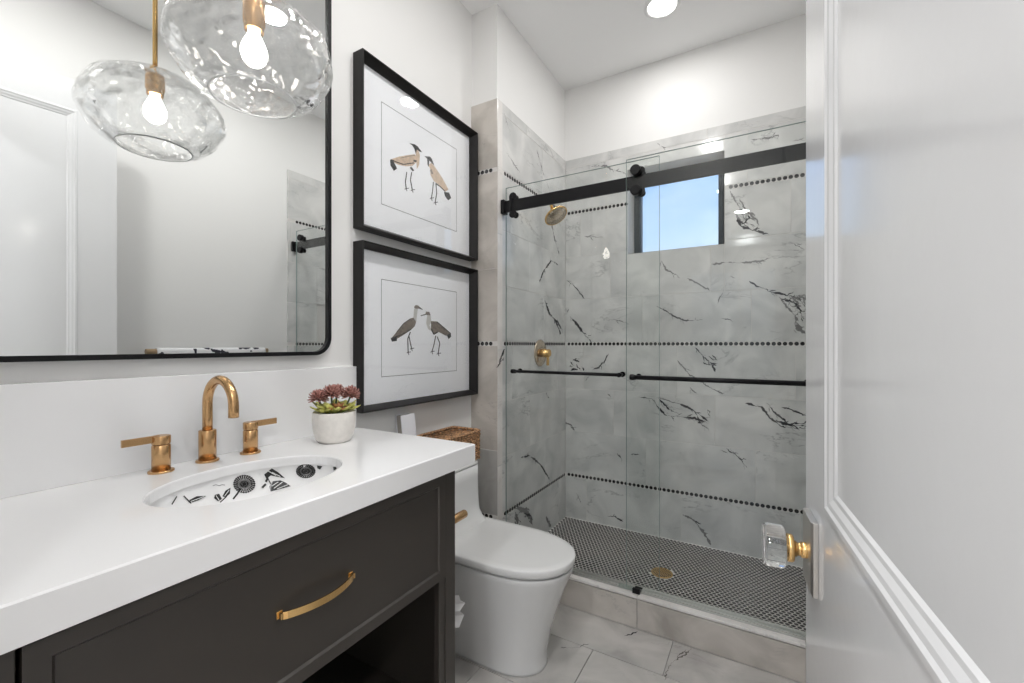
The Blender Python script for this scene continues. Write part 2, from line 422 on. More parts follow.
# room beyond the doorway
BX0, BX1, BY0 = -1.6, 3.6, -4.2
struct(MB().box((BX0, BY0, -.05), (BX1, -.10, 0)).build('floor_hall', mat('oak_floor', (.42, .38, .34), .4, noise=(6, .15))))
struct(MB().box((BX0, BY0, CEIL), (BX1, -.12, CEIL+.1)).build('ceiling_hall', M['ceiling']))
struct(MB().box((BX0-.1, BY0, 0), (BX0, -.1, CEIL)).build('wall_hall_left', M['paint']))
struct(MB().box((BX1, BY0, 0), (BX1+.1, -.1, CEIL)).build('wall_hall_right', M['paint']))
mb = MB()
for q in sub_rect((BX0-.1, 0, BX1+.1, CEIL), (0.2, .3, 2.6, 2.5)): mb.box((q[0], BY0-.12, q[1]), (q[2], BY0, q[3]))
struct(mb.build('wall_hall_back', M['paint']))
mb = MB()
for x in (.2, .98, 1.76, 2.54): mb.box((x, BY0-.08, .3), (x+.06, BY0-.02, 2.5))
for z in (.3, 2.44): mb.box((.2, BY0-.08, z), (2.6, BY0-.02, z+.06))
struct(mb.build('added_hall_window', M['trim']))  # window added in the unseen room to let sky light in
mb = MB(); mb.box((BX0, -.12, 0), (-.12, -.10, CEIL)); mb.box((XR+.13, -.12, 0), (BX1, -.10, CEIL))
struct(mb.build('wall_hall_front', M['paint']))

# ---- shower back wall tile
def PB(a, b, n): return (a, YB+.010-n, b)
def PL(a, b, n): return (XL-.010+n, a, b)
def PR(a, b, n): return (XR+.010-n, a, b)
def PWg(a, b, n): return (a, YW+.010-n, b)
TM = [M['marble'], M['grout_light'], M['black_tile'], M['vein'], M['vein_soft'], M['marble_trim']]
def px(points, plane, org=(0, 0), sc=1.0):
    r = []
    for (u, v) in points:
        U, V = org[0]+u/sc, org[1]+v/sc
        if plane == 'B': p = on_y(U, V, YB); r.append((p.x, p.z))
        elif plane == 'L': p = on_x(U, V, XL); r.append((p.y, p.z))
        elif plane == 'W': p = on_y(U, V, YW); r.append((p.x, p.z))
        elif plane == 'C': p = on_y(U, V, YW); r.append((p.x, p.z))
        elif plane == 'F': p = on_z(U, V, 0); r.append((p.x, p.y))
    return r
def cluster(mb, plane, P, org, sc, box, n, m, wid, seed, ang=.5):
    rnd = random.Random(seed)
    u0, v0, u1, v1 = box
    for _ in range(n):
        u, v = rnd.uniform(u0, u1), rnd.uniform(v0, v1); L = rnd.uniform(.3, .7)*(u1-u0); a = ang+rnd.uniform(-.7, .7)
        pts = [(u-L/2*math.cos(a), v-L/2*math.sin(a)), (u+rnd.uniform(-3, 3), v+rnd.uniform(-3, 3)), (u+L/2*math.cos(a), v+L/2*math.sin(a))]
        pts = [(min(max(x, u0), u1), min(max(y, v0), v1)) for x, y in pts]
        vein(mb, px(pts, plane, org, sc), P, m, wid, .0104+.00002*_, False, seed+_)

mb = MB()
tile_rects(mb, PB, [r for r in wall_rects(XL, XR, .482-.393*5 % .6)], 0, .010, HOLE)
for z in (.335, 1.232, 2.13):
    grout_strip(mb, PB, XL, XR, z, 1, HOLE); dots(mb, PB, XL+.003, XR-.003, z, 2, HOLE)
# grout plane behind the tiles
for q in sub_rect((XL, 0, XR, 2.495), HOLE): mb.poly([PB(q[0], q[1], .0086), PB(q[2], q[1], .0086), PB(q[2], q[3], .0086), PB(q[0], q[3], .0086)], 1)
# tiled reveal of the window
kx = lambda x: .002 if x < .9 else -.002
kz_ = lambda z: .002 if z < 2 else -.002
for a in (((WX0, WZ0), (WX1, WZ0)), ((WX1, WZ0), (WX1, WZ1)), ((WX1, WZ1), (WX0, WZ1)), ((WX0, WZ1), (WX0, WZ0))):
    (x0, z0), (x1, z1) = a
    mb.poly([(x0+kx(x0), YB, z0+kz_(z0)), (x1+kx(x1), YB, z1+kz_(z1)), (x1+kx(x1), 2.95, z1+kz_(z1)), (x0+kx(x0), 2.95, z0+kz_(z0))], 5, uv=[(3, 3), (3.5, 3), (3.5, 3.2), (3, 3.2)])
oA, sA = (650, 170), 3.794
for pts, wd, m in (([(300,75),(320,110),(345,150),(360,170)], .003, 4), ([(330,180),(345,215),(380,225),(415,235),(450,245)], .005, 3),
                   ([(340,105),(355,140),(375,165),(405,190),(412,215)], .003, 4), ([(325,165),(350,150),(378,180),(352,205),(330,190)], .003, 3),
                   ([(345,155),(365,200),(400,215)], .003, 3),
                   ([(375,420),(405,440),(460,462),(495,468),(530,480),(565,490),(590,520)], .0035, 3),
                   ([(490,480),(520,520),(548,550),(560,600),(590,620)], .006, 4), ([(500,490),(545,500),(570,530),(580,580)], .004, 3), ([(515,485),(540,520),(575,515)], .004, 4),
                   ([(25,515),(60,535),(100,560),(140,572),(200,568)], .0026, 3), ([(270,565),(300,566),(320,577)], .002, 3),
                   ([(40,340),(60,375),(110,405)], .003, 4), ([(55,378),(110,402)], .003, 4), ([(140,410),(180,430),(230,458)], .003, 4),
                   ([(235,358),(280,352),(340,352),(440,345)], .0035, 4), ([(255,508),(275,465)], .002, 4), ([(280,480),(310,462)], .0018, 3),
                   ([(545,280),(580,300)], .003, 3), ([(580,265),(600,270)], .002, 4), ([(300,405),(325,408)], .0015, 4)):
    vein(mb, px(pts, 'B', oA, sA), PB, m, wd)
oB, sB = (570, 300), 4.017
for pts, wd, m in (([(0,65),(30,100),(60,140),(88,172)], .0055, 3), ([(-15,60),(-5,35)], .004, 3), ([(175,78),(205,85),(240,98)], .002, 4),
                   ([(505,192),(540,230),(565,250),(585,290)], .004, 3), ([(430,240),(480,300),(560,350),(620,380)], .0025, 4), ([(480,350),(510,375)], .002, 4),
                   ([(280,390),(330,398),(355,430),(385,465),(440,468),(500,475),(560,495)], .004, 3), ([(355,395),(400,440),(440,460)], .0035, 3),
                   ([(440,415),(490,440),(515,455),(560,490)], .0045, 3), ([(500,480),(530,500),(555,518)], .003, 3), ([(355,392),(420,412),(450,420)], .002, 4),
                   ([(705,415),(770,430),(800,470),(850,510),(950,515)], .004, 3), ([(790,410),(830,460),(870,490)], .0035, 3), ([(850,430),(900,445),(950,465)], .003, 3),
                   ([(890,495),(950,500)], .006, 3),
                   ([(640,595),(680,635),(710,675)], .003, 3), ([(600,600),(635,615)], .002, 4), ([(190,615),(208,640)], .0035, 3), ([(240,620),(280,620)], .003, 3),
                   ([(155,215),(140,245),(115,270),(90,280)], .0032, 3), ([(75,305),(60,330)], .0025, 4), ([(150,375),(165,390)], .003, 4), ([(0,505),(20,525)], .003, 4)):
    vein(mb, px(pts, 'B', oB, sB), PB, m, wd)
cluster(mb, 'B', PB, oB, sB, (0, 230, 55, 285), 9, 3, .0045, 5, .3)
cluster(mb, 'B', PB, oB, sB, (535, 222, 592, 262), 8, 3, .003, 6, .4)
cluster(mb, 'B', PB, oB, sB, (510, 435, 562, 495), 9, 3, .0045, 8, .6)
cluster(mb, 'B', PB, oA, sA, (325, 160, 400, 215), 9, 4, .003, 9, .6)
cluster(mb, 'B', PB, oA, sA, (500, 475, 590, 540), 9, 4, .003, 10, .6)
cluster(mb, 'B', PB, oA, sA, (545, 545, 595, 630), 6, 4, .004, 11, 1.0)
oC, sC = (480, 420), 2.597
for pts, wd, m in (([(525,245),(555,260),(580,290),(600,325)], .006, 4), ([(555,262),(575,270)], .004, 3), ([(330,250),(350,250),(372,264)], .004, 3),
                   ([(205,0),(235,12),(245,25)], .003, 4), ([(250,190),(262,215)], .009, 4), ([(355,85),(370,105)], .003, 4), ([(640,75),(670,95),(692,122)], .003, 3), ([(765,0),(800,12),(845,16)], .005, 3)):
    vein(mb, px(pts, 'B', oC, sC), PB, m, wd)
oD, sD = (480, 0), 3.01
for pts, wd in (([(530,430),(545,440),(560,445)], .003), ([(335,500),(380,500),(400,512),(435,518)], .005), ([(815,420),(870,415),(900,408),(895,420)], .003), ([(940,425),(985,420)], .003)):
    vein(mb, px(pts, 'B', oD, sD), PB, 4, wd)
oE, sE = (480, 200), 3.01
for pts, wd, m in (([(260,240),(290,265),(315,298)], .0022, 3), ([(315,110),(370,112)], .003, 4), ([(255,320),(262,345)], .003, 3), ([(405,358),(450,372)], .002, 4), ([(235,665),(270,675)], .003, 3)):
    vein(mb, px(pts, 'B', oE, sE), PB, m, wd)
struct(mb.build('wall_shower_back', TM), 'marble tiled shower wall with three black dotted bands and small window')

# ---- shower left wall tile
mb = MB()
tile_rects(mb, PL, wall_rects(YW, YB, 2.05), 0, .010)
for z in (.335, 1.232, 2.13): grout_strip(mb, PL, YW+.03, YB, z, 1); dots(mb, PL, YW+.055, YB-.003, z, 2)
mb.poly([PL(YW+.01, 0, .0086), PL(YB, 0, .0086), PL(YB, 2.495, .0086), PL(YW+.01, 2.495, .0086)], 1)
tile_rects(mb, PL, [(YW, z0, YW+.05, z1) for z0, z1 in ((ZP-.03, .6), (.6, 1.2), (1.2, 1.8), (1.8, 2.495))], 5, .0104)
oG, sG = (470, 300), 6.83
for pts, wd, m in (([(510,0),(540,90),(575,130),(600,180),(620,235)], .007, 3), ([(575,130),(600,150),(625,200)], .005, 3), ([(465,30),(505,20)], .003, 4),
                   ([(235,330),(215,390),(190,465)], .005, 3), ([(232,395),(200,440)], .004, 3)):
    vein(mb, px(pts, 'L', oG, sG), PL, m, wd)
for pts, wd, m in (([(215,70),(225,120),(240,168)], .006, 4), ([(178,250),(190,215),(215,182),(235,195)], .004, 3)):
    vein(mb, px(pts, 'L', oE, sE), PL, m, wd)
for pts, wd in (([(170,450),(190,520),(210,575)], .0025), ([(80,460),(120,520)], .002), ([(70,330),(90,400)], .0015)):
    vein(mb, px(pts, 'L', oD, sD), PL, 4, wd)
oH, sH = (500, 280), 2.63
for pts, wd, m in (([(55,468),(75,462),(90,470),(110,490),(130,525)], .004, 3), ([(40,610),(48,640)], .008, 4), ([(60,605),(85,628)], .006, 3), ([(120,622),(134,650)], .006, 4), ([(38,630),(60,600)], .006, 4), ([(120,295),(128,310)], .004, 3)):
    vein(mb, px(pts, 'L', oH, sH), PL, m, wd)
cluster(mb, 'L', PL, oH, sH, (38, 600, 85, 645), 8, 4, .006, 21, .5)
struct(mb.build('wall_shower_left', TM), 'marble tiled shower wall carrying the brass valve and shower head')

# ---- wing tile strip and right shower wall
mb = MB()
tile_rects(mb, PWg, [(0, z0, XL-.0003, z1) for z0, z1 in ((.68, 1.221), (1.243, 1.62), (1.62, 2.119), (2.141, 2.495))], 0, .010)
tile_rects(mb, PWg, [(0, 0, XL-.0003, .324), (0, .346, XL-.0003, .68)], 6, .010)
for z in (.335, 1.232, 2.13): grout_strip(mb, PWg, 0, XL, z, 1); dots(mb, PWg, 0, XL-.022, z, 2)
mb.poly([PWg(0, 0, .0086), PWg(XL-.001, 0, .0086), PWg(XL-.001, 2.495, .0086), PWg(0, 2.495, .0086)], 1)
vein(mb, px([(30,435),(45,440),(60,430)], 'W', (477.6, 80), 6.83), PWg, 3, .003)
struct(mb.build('wall_wing_tile', [M['marble_warm_lit']]+TM[1:]+[M['marble_lower']]), 'narrow marble tiled return wall beside the toilet')
mb = MB()
NH = (2.12, 1.243, 2.48, 1.535)
tile_rects(mb, PR, wall_rects(YW, YB, 1.95), 0, .010, NH)
for z in (.335, 1.232, 2.13): grout_strip(mb, PR, YW, YB, z, 1); dots(mb, PR, YW+.05, YB-.003, z, 2)
mb.poly([PR(YW+.001, 0, .0086), PR(YB, 0, .0086), PR(YB, 1.243, .0086), PR(YW+.001, 1.243, .0086)], 1)
mb.poly([PR(YW+.001, 1.535, .0086), PR(YB, 1.535, .0086), PR(YB, 2.495, .0086), PR(YW+.001, 2.495, .0086)], 1)
mb.box((XR+.0085, NH[0], NH[1]), (XR+.0098, NH[2], NH[3]), 1)
struct(mb.build('wall_shower_right', TM))

# ---- shower pan, curb, floor
mb = MB(); mb.box((XL, 1.95, 0), (XR, YB+.005, ZP-.001), 0)
r = .0090; pitch = .0215; rows = int((YB-1.96)/(pitch*.866))+1
for j in range(rows):
    y = 1.962+j*pitch*.866
    if y > YB-r: break
    x = XL+.010+(pitch/2 if j % 2 else 0)
    while x < XR-r:
        if (x-.892)**2+(y-2.328)**2 > .058**2:
            i = len(mb.v); q = 6
            mb.v += [(x+r*1.05*math.cos(math.pi/6+math.pi*2*k/q), y+r*1.05*math.sin(math.pi/6+math.pi*2*k/q), ZP+.0006) for k in range(q)]
            mb.face([i+k for k in range(q)], 1)
        x += pitch
o = mb.build('floor_shower', [M['grout_light'], M['brown_tile']]); struct(o, 'dark hexagonal mosaic shower floor')
mb = MB(); mb.box((XL-.02, YW+.010, 0), (XR+.01, 1.955, .1315), 0)
xs = [XL-.0, .27, .876, 1.48, XR]
tile_rects(mb, lambda a, b, n: (a, YW+.010-n, b), [(xs[k], 0, xs[k+1], .128) for k in range(4)], 1, .010)
tile_rects(mb, lambda a, b, n: (a, b, .1315+n), [(xs[k], YW-.002, xs[k+1], 1.962) for k in range(4)], 2, .0105)
struct(mb.build('trim_2', [M['grout'], M['marble_warm_lit'], M['marble_trim']]), 'marble shower curb')
mb = MB(); mb.box((-.02, -.12, -.05), (XR+.02, 1.90, -.008), 0)
def PF(a, b, n): return (a, b, -.0086+n)
rects = []
y = 1.665; k = 0
rows_y = [1.665+.305*q for q in range(-6, 1)]
for q, y0 in enumerate(rows_y):
    ph = 1.025 if (q % 2 == 0) else .755
    x = ph-.61*3
    while x < XR+.01:
        lo, hi = max(x, 0), min(x+.61, XR+.01); b0, b1 = max(y0, -.1), min(y0+.305, YW+.002)
        if hi-lo > .01 and b1-b0 > .01: rects.append((lo, b0, hi, b1))
        x += .61
tile_rects(mb, PF, rects, 1, .0086)
FO, FS = (560, 590), 4.096
for pts, wd, m in (([(0,237),(40,237),(75,235),(100,222),(125,220)], .0022, 2), ([(265,188),(290,183),(318,170)], .002, 2), ([(540,238),(515,262),(480,285),(455,305)], .0022, 3),
                   ([(455,305),(440,330),(428,370)], .0016, 3), ([(520,245),(490,262),(470,290)], .002, 3), ([(430,196),(440,200)], .002, 2), ([(870,375),(885,380)], .002, 2)):
    vein(mb, px(pts, 'F', FO, FS), PF, m, wd, .0090, False)
struct(mb.build('floor', [M['grout'], M['marble_floor'], M['vein'], M['vein_brown']]), 'marble tiled bathroom floor')
# baseboards
struct(MB().box((0, 1.12, 0), (.014, YW, .13)).build('baseboard_left', M['trim'], bevel=.003))
struct(MB().box((XR-.004, .05, 0), (XR+.01, YW-.005, .13)).build('baseboard_right', M['trim'], bevel=.003))

# ---- window
win = struct(bpy.data.objects.new('window_1', None)); C.objects.link(win); win.location = ((WX0+WX1)/2, 2.95, WZ0)
win['label'] = 'small square black framed shower window showing blue sky'
mb = MB(); W = .045; y0, y1 = 2.925, 2.98
for q in sub_rect((WX0, WZ0, WX1, WZ1), (WX0+W, WZ0+.022, WX1-W, WZ1-W)): mb.box((q[0], y0, q[1]), (q[2], y1, q[3]))
for q in sub_rect((WX0+.02, WZ0+.012, WX1-.02, WZ1-.02), (WX0+.04, WZ0+.02, WX1-.04, WZ1-.04)): mb.box((q[0], y0-.012, q[1]), (q[2], y0, q[3]))
mb.build('window_frame', M['black_metal'], win)
MB().box((WX0+W-.005, 2.948, WZ0+.02), (WX1-W+.005, 2.954, WZ1-W+.005)).build('pane', M['pane'], win)

# ================================================================ things
# ---- recessed lights: the one over the shower, and two added for fill
for i, (x, y, z, p) in enumerate(DOWN):
    t = thing('ceiling_light', ['round white recessed ceiling light above the shower', 'round white recessed fill light added out of view in front of the shower, above the toilet side',
                                'round white recessed fill light added out of view nearest the doorway'][i], 'ceiling light', (x, y, z))
    MB().lathe([(.092, 0), (.092, -.004), (.088, -.008), (.072, -.010), (.070, -.004), (.070, 0)], (x, y, z), n=40, cap0=False, cap1=False).build('trim_ring', M['trim'], t)
    MB().lathe([(.0, -.0042), (.071, -.004)], (x, y, z), n=40, cap0=False, cap1=False).build('lens', M['lens'], t)

# ---- vanity
CT, CB = .915, .857
CY0, CY1, CXF = .035, 1.114, .565
FX, VY0, VY1 = .552, .045, 1.029
v = thing('vanity_cabinet', 'dark bronze vanity cabinet with one wide drawer over an open shelf', 'cabinet', (.28, .54, 0))
mb = MB()
mb.box((.0, VY1-.02, 0), (FX-.001, VY1, CB)).box((.0, VY0, 0), (FX-.02, VY0+.02, CB)).box((.0, VY0, .05), (.012, VY1, CB))
mb.box((FX-.02, VY1-.044, 0), (FX, VY1, CB)); mb.box((FX-.022, VY1-.07, 0), (FX-.0035, VY1-.044, .5515))
mb.box((FX-.02, VY0, 0), (FX, .152, CB)); mb.box((.012, VY0+.02, .53), (FX-.03, VY1-.02, .55))
mb.box((.012, VY0+.02, CB-.02), (FX-.03, VY1-.02, CB))
# hole in the top panel for the basin is simply where the panel is left out
mb.v = mb.v[:-8]; mb.f = mb.f[:-6]; mb.m = mb.m[:-6]; mb.sm = mb.sm[:-6]
mb.build('body', M['cabinet'], v, bevel=.0015)
MB().box((.012, VY0+.02, .13), (FX-.004, VY1-.02, .155)).build('shelf', M['cabinet'], v, bevel=.001)
# drawer front with stepped shaker frame
mb = MB(); a0, a1, z0, z1 = .157, .9825, .5545, .850; f = .026
mb.box((FX-.02, a0, z0), (FX-.004, a1, z1))
outer = [(a0, z0), (a1, z0), (a1, z1), (a0, z1)]; inner = [(a0+f, z0+f), (a1-f, z0+f), (a1-f, z1-f), (a0+f, z1-f)]
inn2 = [(a0+f+.004, z0+f+.004), (a1-f-.004, z0+f+.004), (a1-f-.004, z1-f-.004), (a0+f+.004, z1-f-.004)]
mb2 = MB()
mb2.loft([[(FX-.004, y, z) for y, z in outer], [(FX+.002, y, z) for y, z in outer], [(FX+.002, y, z) for y, z in inner], [(FX-.0035, y, z) for y, z in inn2]], smooth=False, cap0=False, cap1=False)
i = len(mb.v); mb.v += mb2.v; [mb.face([q+i for q in ff]) for ff in mb2.f]
dr = mb.build('drawer', M['cabinet'], v)
# arched pull
mb = MB(); yc, zc = .571, .711; L = .082
rings = []
for k in range(25):
    s = -1+2*k/24; y = yc+L*s
    x = FX-.0035+.031*(1-abs(s)**2.6)**.62 if abs(s) < 1 else FX-.0035
    x = FX+.006+.024*math.cos(s*math.pi/2)**.8 if abs(s) < .999 else FX+.006
    h = .0072; th = .0022
    dx = -.024*.8*math.sin(s*math.pi/2); nrm = Vector((1, -dx*.4/L*0, 0))
    rings.append([(x-th, y, zc-h), (x+th, y, zc-h), (x+th, y, zc+h), (x-th, y, zc+h)])
mb.loft(rings, smooth=False)
for s in (-1, 1):
    mb.box((FX-.004, yc+s*L-.0065, zc-.0072), (FX-.001, yc+s*L+.0055, zc+.0072))
    mb.box((FX-.002, yc+s*L-.004-(.004 if s > 0 else -.004)*0, zc-.0055), (FX+.0085, yc+s*L+.004, zc+.0055))
h = mb.build('drawer_pull', M['brass'], dr, bevel=.0008); h['label'] = 'arched satin brass drawer pull'

# countertop with elliptical cut-out
SX, SY, SA, SB = .313, .577, .152, .207
def ring_rect(ang, x0, x1, y0, y1):
    c, s = math.cos(ang), math.sin(ang); t = 1e9
    if c > 1e-9: t = min(t, (x1-SX)/c)
    if c < -1e-9: t = min(t, (x0-SX)/c)
    if s > 1e-9: t = min(t, (y1-SY)/s)
    if s < -1e-9: t = min(t, (y0-SY)/s)
    return SX+t*c, SY+t*s
angs = sorted([2*math.pi*k/72 for k in range(72)]+[math.atan2(y-SY, x-SX) % (2*math.pi) for x in (0, CXF) for y in (CY0, CY1)])
def el(a, k=1.0): # point of the ellipse in direction a
    c, s = math.cos(a), math.sin(a); r = 1/math.sqrt((c/(SA*k))**2+(s/(SB*k))**2) if k else 0
    return SX+r*c, SY+r*s
e = .003
R = [[(*el(a), .890) for a in angs], [(*el(a), CT-e) for a in angs], [(*[q+(p-q)*(1+.012) for p, q in zip(el(a), (SX, SY))], CT) for a in angs]]
rect = lambda ins, z: [(*ring_rect(a, 0, CXF-ins, CY0, CY1-ins), z) for a in angs]
R += [rect(e, CT), rect(0, CT-e), rect(0, CB), rect(.05, CB), rect(.05, .890), R[0]]
R[-1] = [(x, y, z) for x, y, z in R[0]]
mb = MB(); mb.loft(R, smooth=False, cap0=False, cap1=False)
ct = mb.build('countertop', M['quartz']); tag(ct, 'thick white quartz countertop with oval sink cut-out on the dark vanity', 'countertop')
bs = MB().box((0.0, CY0, CT), (.02, CY1, 1.145)).build('backsplash', M['quartz'], bevel=.0015)
tag(bs, 'white quartz backsplash slab standing on the countertop below the mirror', 'backsplash')

# sink
sk = thing('sink', 'white oval undermount sink with black botanical print inside', 'sink', (SX, SY, .74))
BA, BB, BC, BZ = .158, .216, .135, .8895
mb = MB(); rings = []
for k in range(15):
    p = k/14*math.pi/2*.96; rr = math.cos(p); zz = BZ-BC*math.sin(p)
    rings.append([(SX+BA*rr*math.cos(t), SY+BB*rr*math.sin(t), zz) for t in [2*math.pi*j/64 for j in range(64)]])
mb.loft(rings[::-1], cap0=True, cap1=False)
out = [[(SX+(x-SX)*1.06, SY+(y-SY)*1.05, z-.008*(1 if k else 0)) for x, y, z in r] for k, r in enumerate(rings)]
mb.loft(out, cap0=False, cap1=True)
def basin_pt(u, v, off=.0012):
    d = ray(u, v); a, b, c = BA-off, BB-off, BC-off
    o = Vector(((CAM.x-SX)/a, (CAM.y-SY)/b, (CAM.z-BZ)/c)); dd = Vector((d.x/a, d.y/b, d.z/c))
    A = dd.dot(dd); B = 2*o.dot(dd); Cc = o.dot(o)-1; D = B*B-4*A*Cc
    if D < 0: return None
    t = (-B+math.sqrt(D))/(2*A); return CAM+d*t
def ink_poly(mb, pts, m, off=.0012):
    q = [basin_pt(130+u/4.655, 440+v/4.655, off) for u, v in pts]
    if any(p is None or p.z > BZ-.0005 for p in q): q = [p for p in q if p is not None and p.z <= BZ-.0005]
    if len(q) >= 3: mb.poly(q, m)
def ink_line(mb, pts, w, m, off=.0013):
    for (a, b), (c, d) in zip(pts, pts[1:]):
        l = math.hypot(c-a, d-b) or 1; nx, ny = -(d-b)/l*w, (c-a)/l*w
        ink_poly(mb, [(a+nx, b+ny), (c+nx, d+ny), (c-nx, d-ny), (a-nx, b-ny)], m, off)
for ln, w in (([(195,300),(218,262),(228,222)], 3), ([(228,222),(250,260),(285,295)], 3), ([(480,275),(500,250),(515,225)], 4), ([(420,290),(450,262)], 2.5), ([(640,175),(655,205)], 2.5),
              ([(632,195),(640,180),(630,160)], 5), ([(615,222),(632,205)], 5)): ink_line(mb, ln, w, 1)
ink_line(mb, [(385,213),(400,208),(415,213),(428,208),(442,210)], 1.5, 2)
for p in ([(275,280),(310,262),(355,260),(320,280),(290,290)], [(245,212),(265,215),(275,238),(255,225)], [(395,255),(415,250),(428,275),(410,285),(392,270)], [(430,262),(445,235),(468,222),(465,250),(445,268)],
          [(615,130),(660,132),(690,150),(722,178),(690,172),(655,165),(640,178),(625,160)], [(648,215),(665,192),(700,188),(725,198),(748,215),(700,228),(655,240)], [(870,118),(895,122),(885,138),(872,132)], [(945,125),(960,122),(962,135),(948,142)]):
    ink_poly(mb, p, 1)
for ln in ([(285,285),(345,263)], [(440,262),(462,232)], [(400,258),(415,280)], [(635,140),(680,165)], [(660,150),(700,170)], [(670,225),(710,196)], [(685,228),(735,208)], [(660,215),(690,195)]): ink_line(mb, ln, 1.4, 0, .0045)
for (cx, cy, rx, ry) in ((532, 205, 52, 43), (818, 145, 46, 33)):
    for k in range(26):
        t = k*2*math.pi/26
        ink_line(mb, [(cx+rx*.22*math.cos(t), cy+ry*.22*math.sin(t)), (cx+rx*.62*math.cos(t+.12), cy+ry*.62*math.sin(t+.12))], 1.7, 1)
        ink_line(mb, [(cx+rx*.60*math.cos(t+.12), cy+ry*.60*math.sin(t+.12)), (cx+rx*1.0*math.cos(t+.2), cy+ry*1.0*math.sin(t+.2))], 3.0, 1)
    ink_poly(mb, [(cx+rx*.22*math.cos(t*.785), cy+ry*.22*math.sin(t*.785)) for t in range(8)], 1, .0016)
    for k in range(16):
        t = k*2*math.pi/16; t2 = t+2*math.pi/16
        ink_line(mb, [(cx+rx*.93*math.cos(t), cy+ry*.93*math.sin(t)), (cx+rx*.93*math.cos(t2), cy+ry*.93*math.sin(t2))], 1.6, 1)
# the same print carries on over the hidden near half of the bowl
def ink_world(th, ph, r, m):
    pts = []
    for k in range(8):
        a, b = th+r*math.cos(k*.785), ph+r*.8*math.sin(k*.785)
        rr = math.cos(b)*.988; pts.append((SX+BA*rr*math.cos(a), SY+BB*rr*math.sin(a), BZ-BC*.988*math.sin(b)))
    mb.poly(pts, m)
for th, ph, r_ in ((.2, .4, .14), (.9, .6, .12), (-.5, .5, .15), (-1.1, .4, .1), (.5, .9, .12), (-.2, .95, .1)): ink_world(th, ph, r_, 1)
mb.build('basin', [M['basin'], M['ink'], M['ink_soft']], sk)
MB().lathe([(.0, .004), (.018, .004), (.022, .001), (.022, -.002)], (SX, SY, BZ-BC*.998+.001), n=24, cap0=False).build('drain', M['bronze'], sk)

# faucet: widespread set of a spout and two lever handles
def base_ring(mb, x, y, r): mb.lathe([(r, 0), (r, .004), (r-.0015, .0055), (r-.006, .0055)], (x, y, CT), n=32)
fx, fy = .064, .588
t = thing('faucet', 'brushed bronze gooseneck faucet with two lever handles behind the sink', 'faucet', (fx, fy, CT))
mb = MB(); base_ring(mb, fx, fy, .0268); mb.lathe([(.0202, .004), (.0202, .082), (.0192, .0835), (.012, .0835)], (fx, fy, CT), n=32)
mb.build('spout_base', M['bronze'], t)
rc = .0645; zc = 1.070
pts = [(fx, fy, CT+.080), (fx, fy, CT+.12), (fx, fy, zc-.02)]+[(fx+rc-rc*math.cos(a), fy, zc+rc*math.sin(a)) for a in [math.pi*k/22 for k in range(23)]]+[(fx+2*rc, fy, zc-.014), (fx+2*rc, fy, zc-.028)]
MB().tube(pts, .0118, 20).build('spout', M['bronze'], t)
for s_ in (-1, 1):
    hx, hy = .074, .588+s_*.1065
    mb = MB(); base_ring(mb, hx, hy, .0265); mb.lathe([(.0190, .004), (.0190, .065), (.0175, .0665), (.017, .0675)], (hx, hy, CT), n=32)
    hd = mb.build('handle', M['bronze'], t)
    mb = MB().lathe([(.0190, .069), (.0190, .087), (.0180, .089)], (hx, hy, CT), n=32)
    y0, y1 = (hy+.004, hy+s_*.076) if s_ > 0 else (hy+s_*.076, hy-.004)
    mb.box((hx-.004, y0, CT+.0735), (hx+.003, y1, CT+.0905)); mb.build('lever', M['bronze'], hd, bevel=.0008)

# ---- mirror
MY0, MY1, MZ0, MZ1, MR = .176, 1.0, 1.190, 2.62, .062
def rrect(y0, y1, z0, z1, r, n=10):
    o = []
    for cy, cz, a0 in ((y1-r, z0+r, -90), (y1-r, z1-r, 0), (y0+r, z1-r, 90), (y0+r, z0+r, 180)):
        for k in range(n+1):
            a = math.radians(a0+90*k/n); o.append((cy+r*math.cos(a), cz+r*math.sin(a)))
    return o
t = thing('wall_mirror', 'large rectangular wall mirror with rounded corners and thin black frame', 'mirror', (0, .588, MZ0))
oo = rrect(MY0, MY1, MZ0, MZ1, MR); ii = rrect(MY0+.0125, MY1-.0125, MZ0+.0125, MZ1-.0125, MR-.012)
MB().loft([[(0, y, z) for y, z in oo], [(.026, y, z) for y, z in oo], [(.026, y, z) for y, z in ii], [(.012, y, z) for y, z in ii]], smooth=False, cap0=False, cap1=False).build('frame', M['black'], t)
gl = rrect(MY0+.008, MY1-.008, MZ0+.008, MZ1-.008, MR-.008)
mb = MB(); mb.loft([[(.006, y, z) for y, z in gl], [(.017, y, z) for y, z in gl]], smooth=False); mb.build('mirror_glass', M['mirror'], t)

# ---- pendant
t = thing('pendant_lamp', 'clear rippled glass globe pendant lamp on a brass rod in front of the mirror', 'lamp', (PX, PY, CEIL))
MB().lathe([(.06, 0), (.06, -.018), (.057, -.022), (.012, -.022)], (PX, PY, CEIL), n=32).build('canopy', M['brass'], t)
MB().lathe([(.0062, -.02), (.0062, -.925)], (PX, PY, CEIL), n=16).build('rod', M['brass'], t)
MB().lathe([(.008, 2.072), (.022, 2.070), (.024, 2.066), (.024, 2.012), (.021, 2.008), (.021, 1.995)], (PX, PY, -.012), n=32).build('socket', M['bronze'], t)
MB().lathe([(.012, 2.0), (.014, 1.985), (.022, 1.968), (.0285, 1.95), (.029, 1.94), (.025, 1.925), (.015, 1.914), (.002, 1.910)], (PX, PY, -.012), n=24).build('bulb', M['bulb'], t)
GP = [(.026, 2.035), (.06, 2.034), (.10, 2.024), (.140, 2.003), (.168, 1.973), (.180, 1.938), (.176, 1.902), (.158, 1.868), (.134, 1.842), (.111, 1.827), (.092, 1.821)]
fine = []
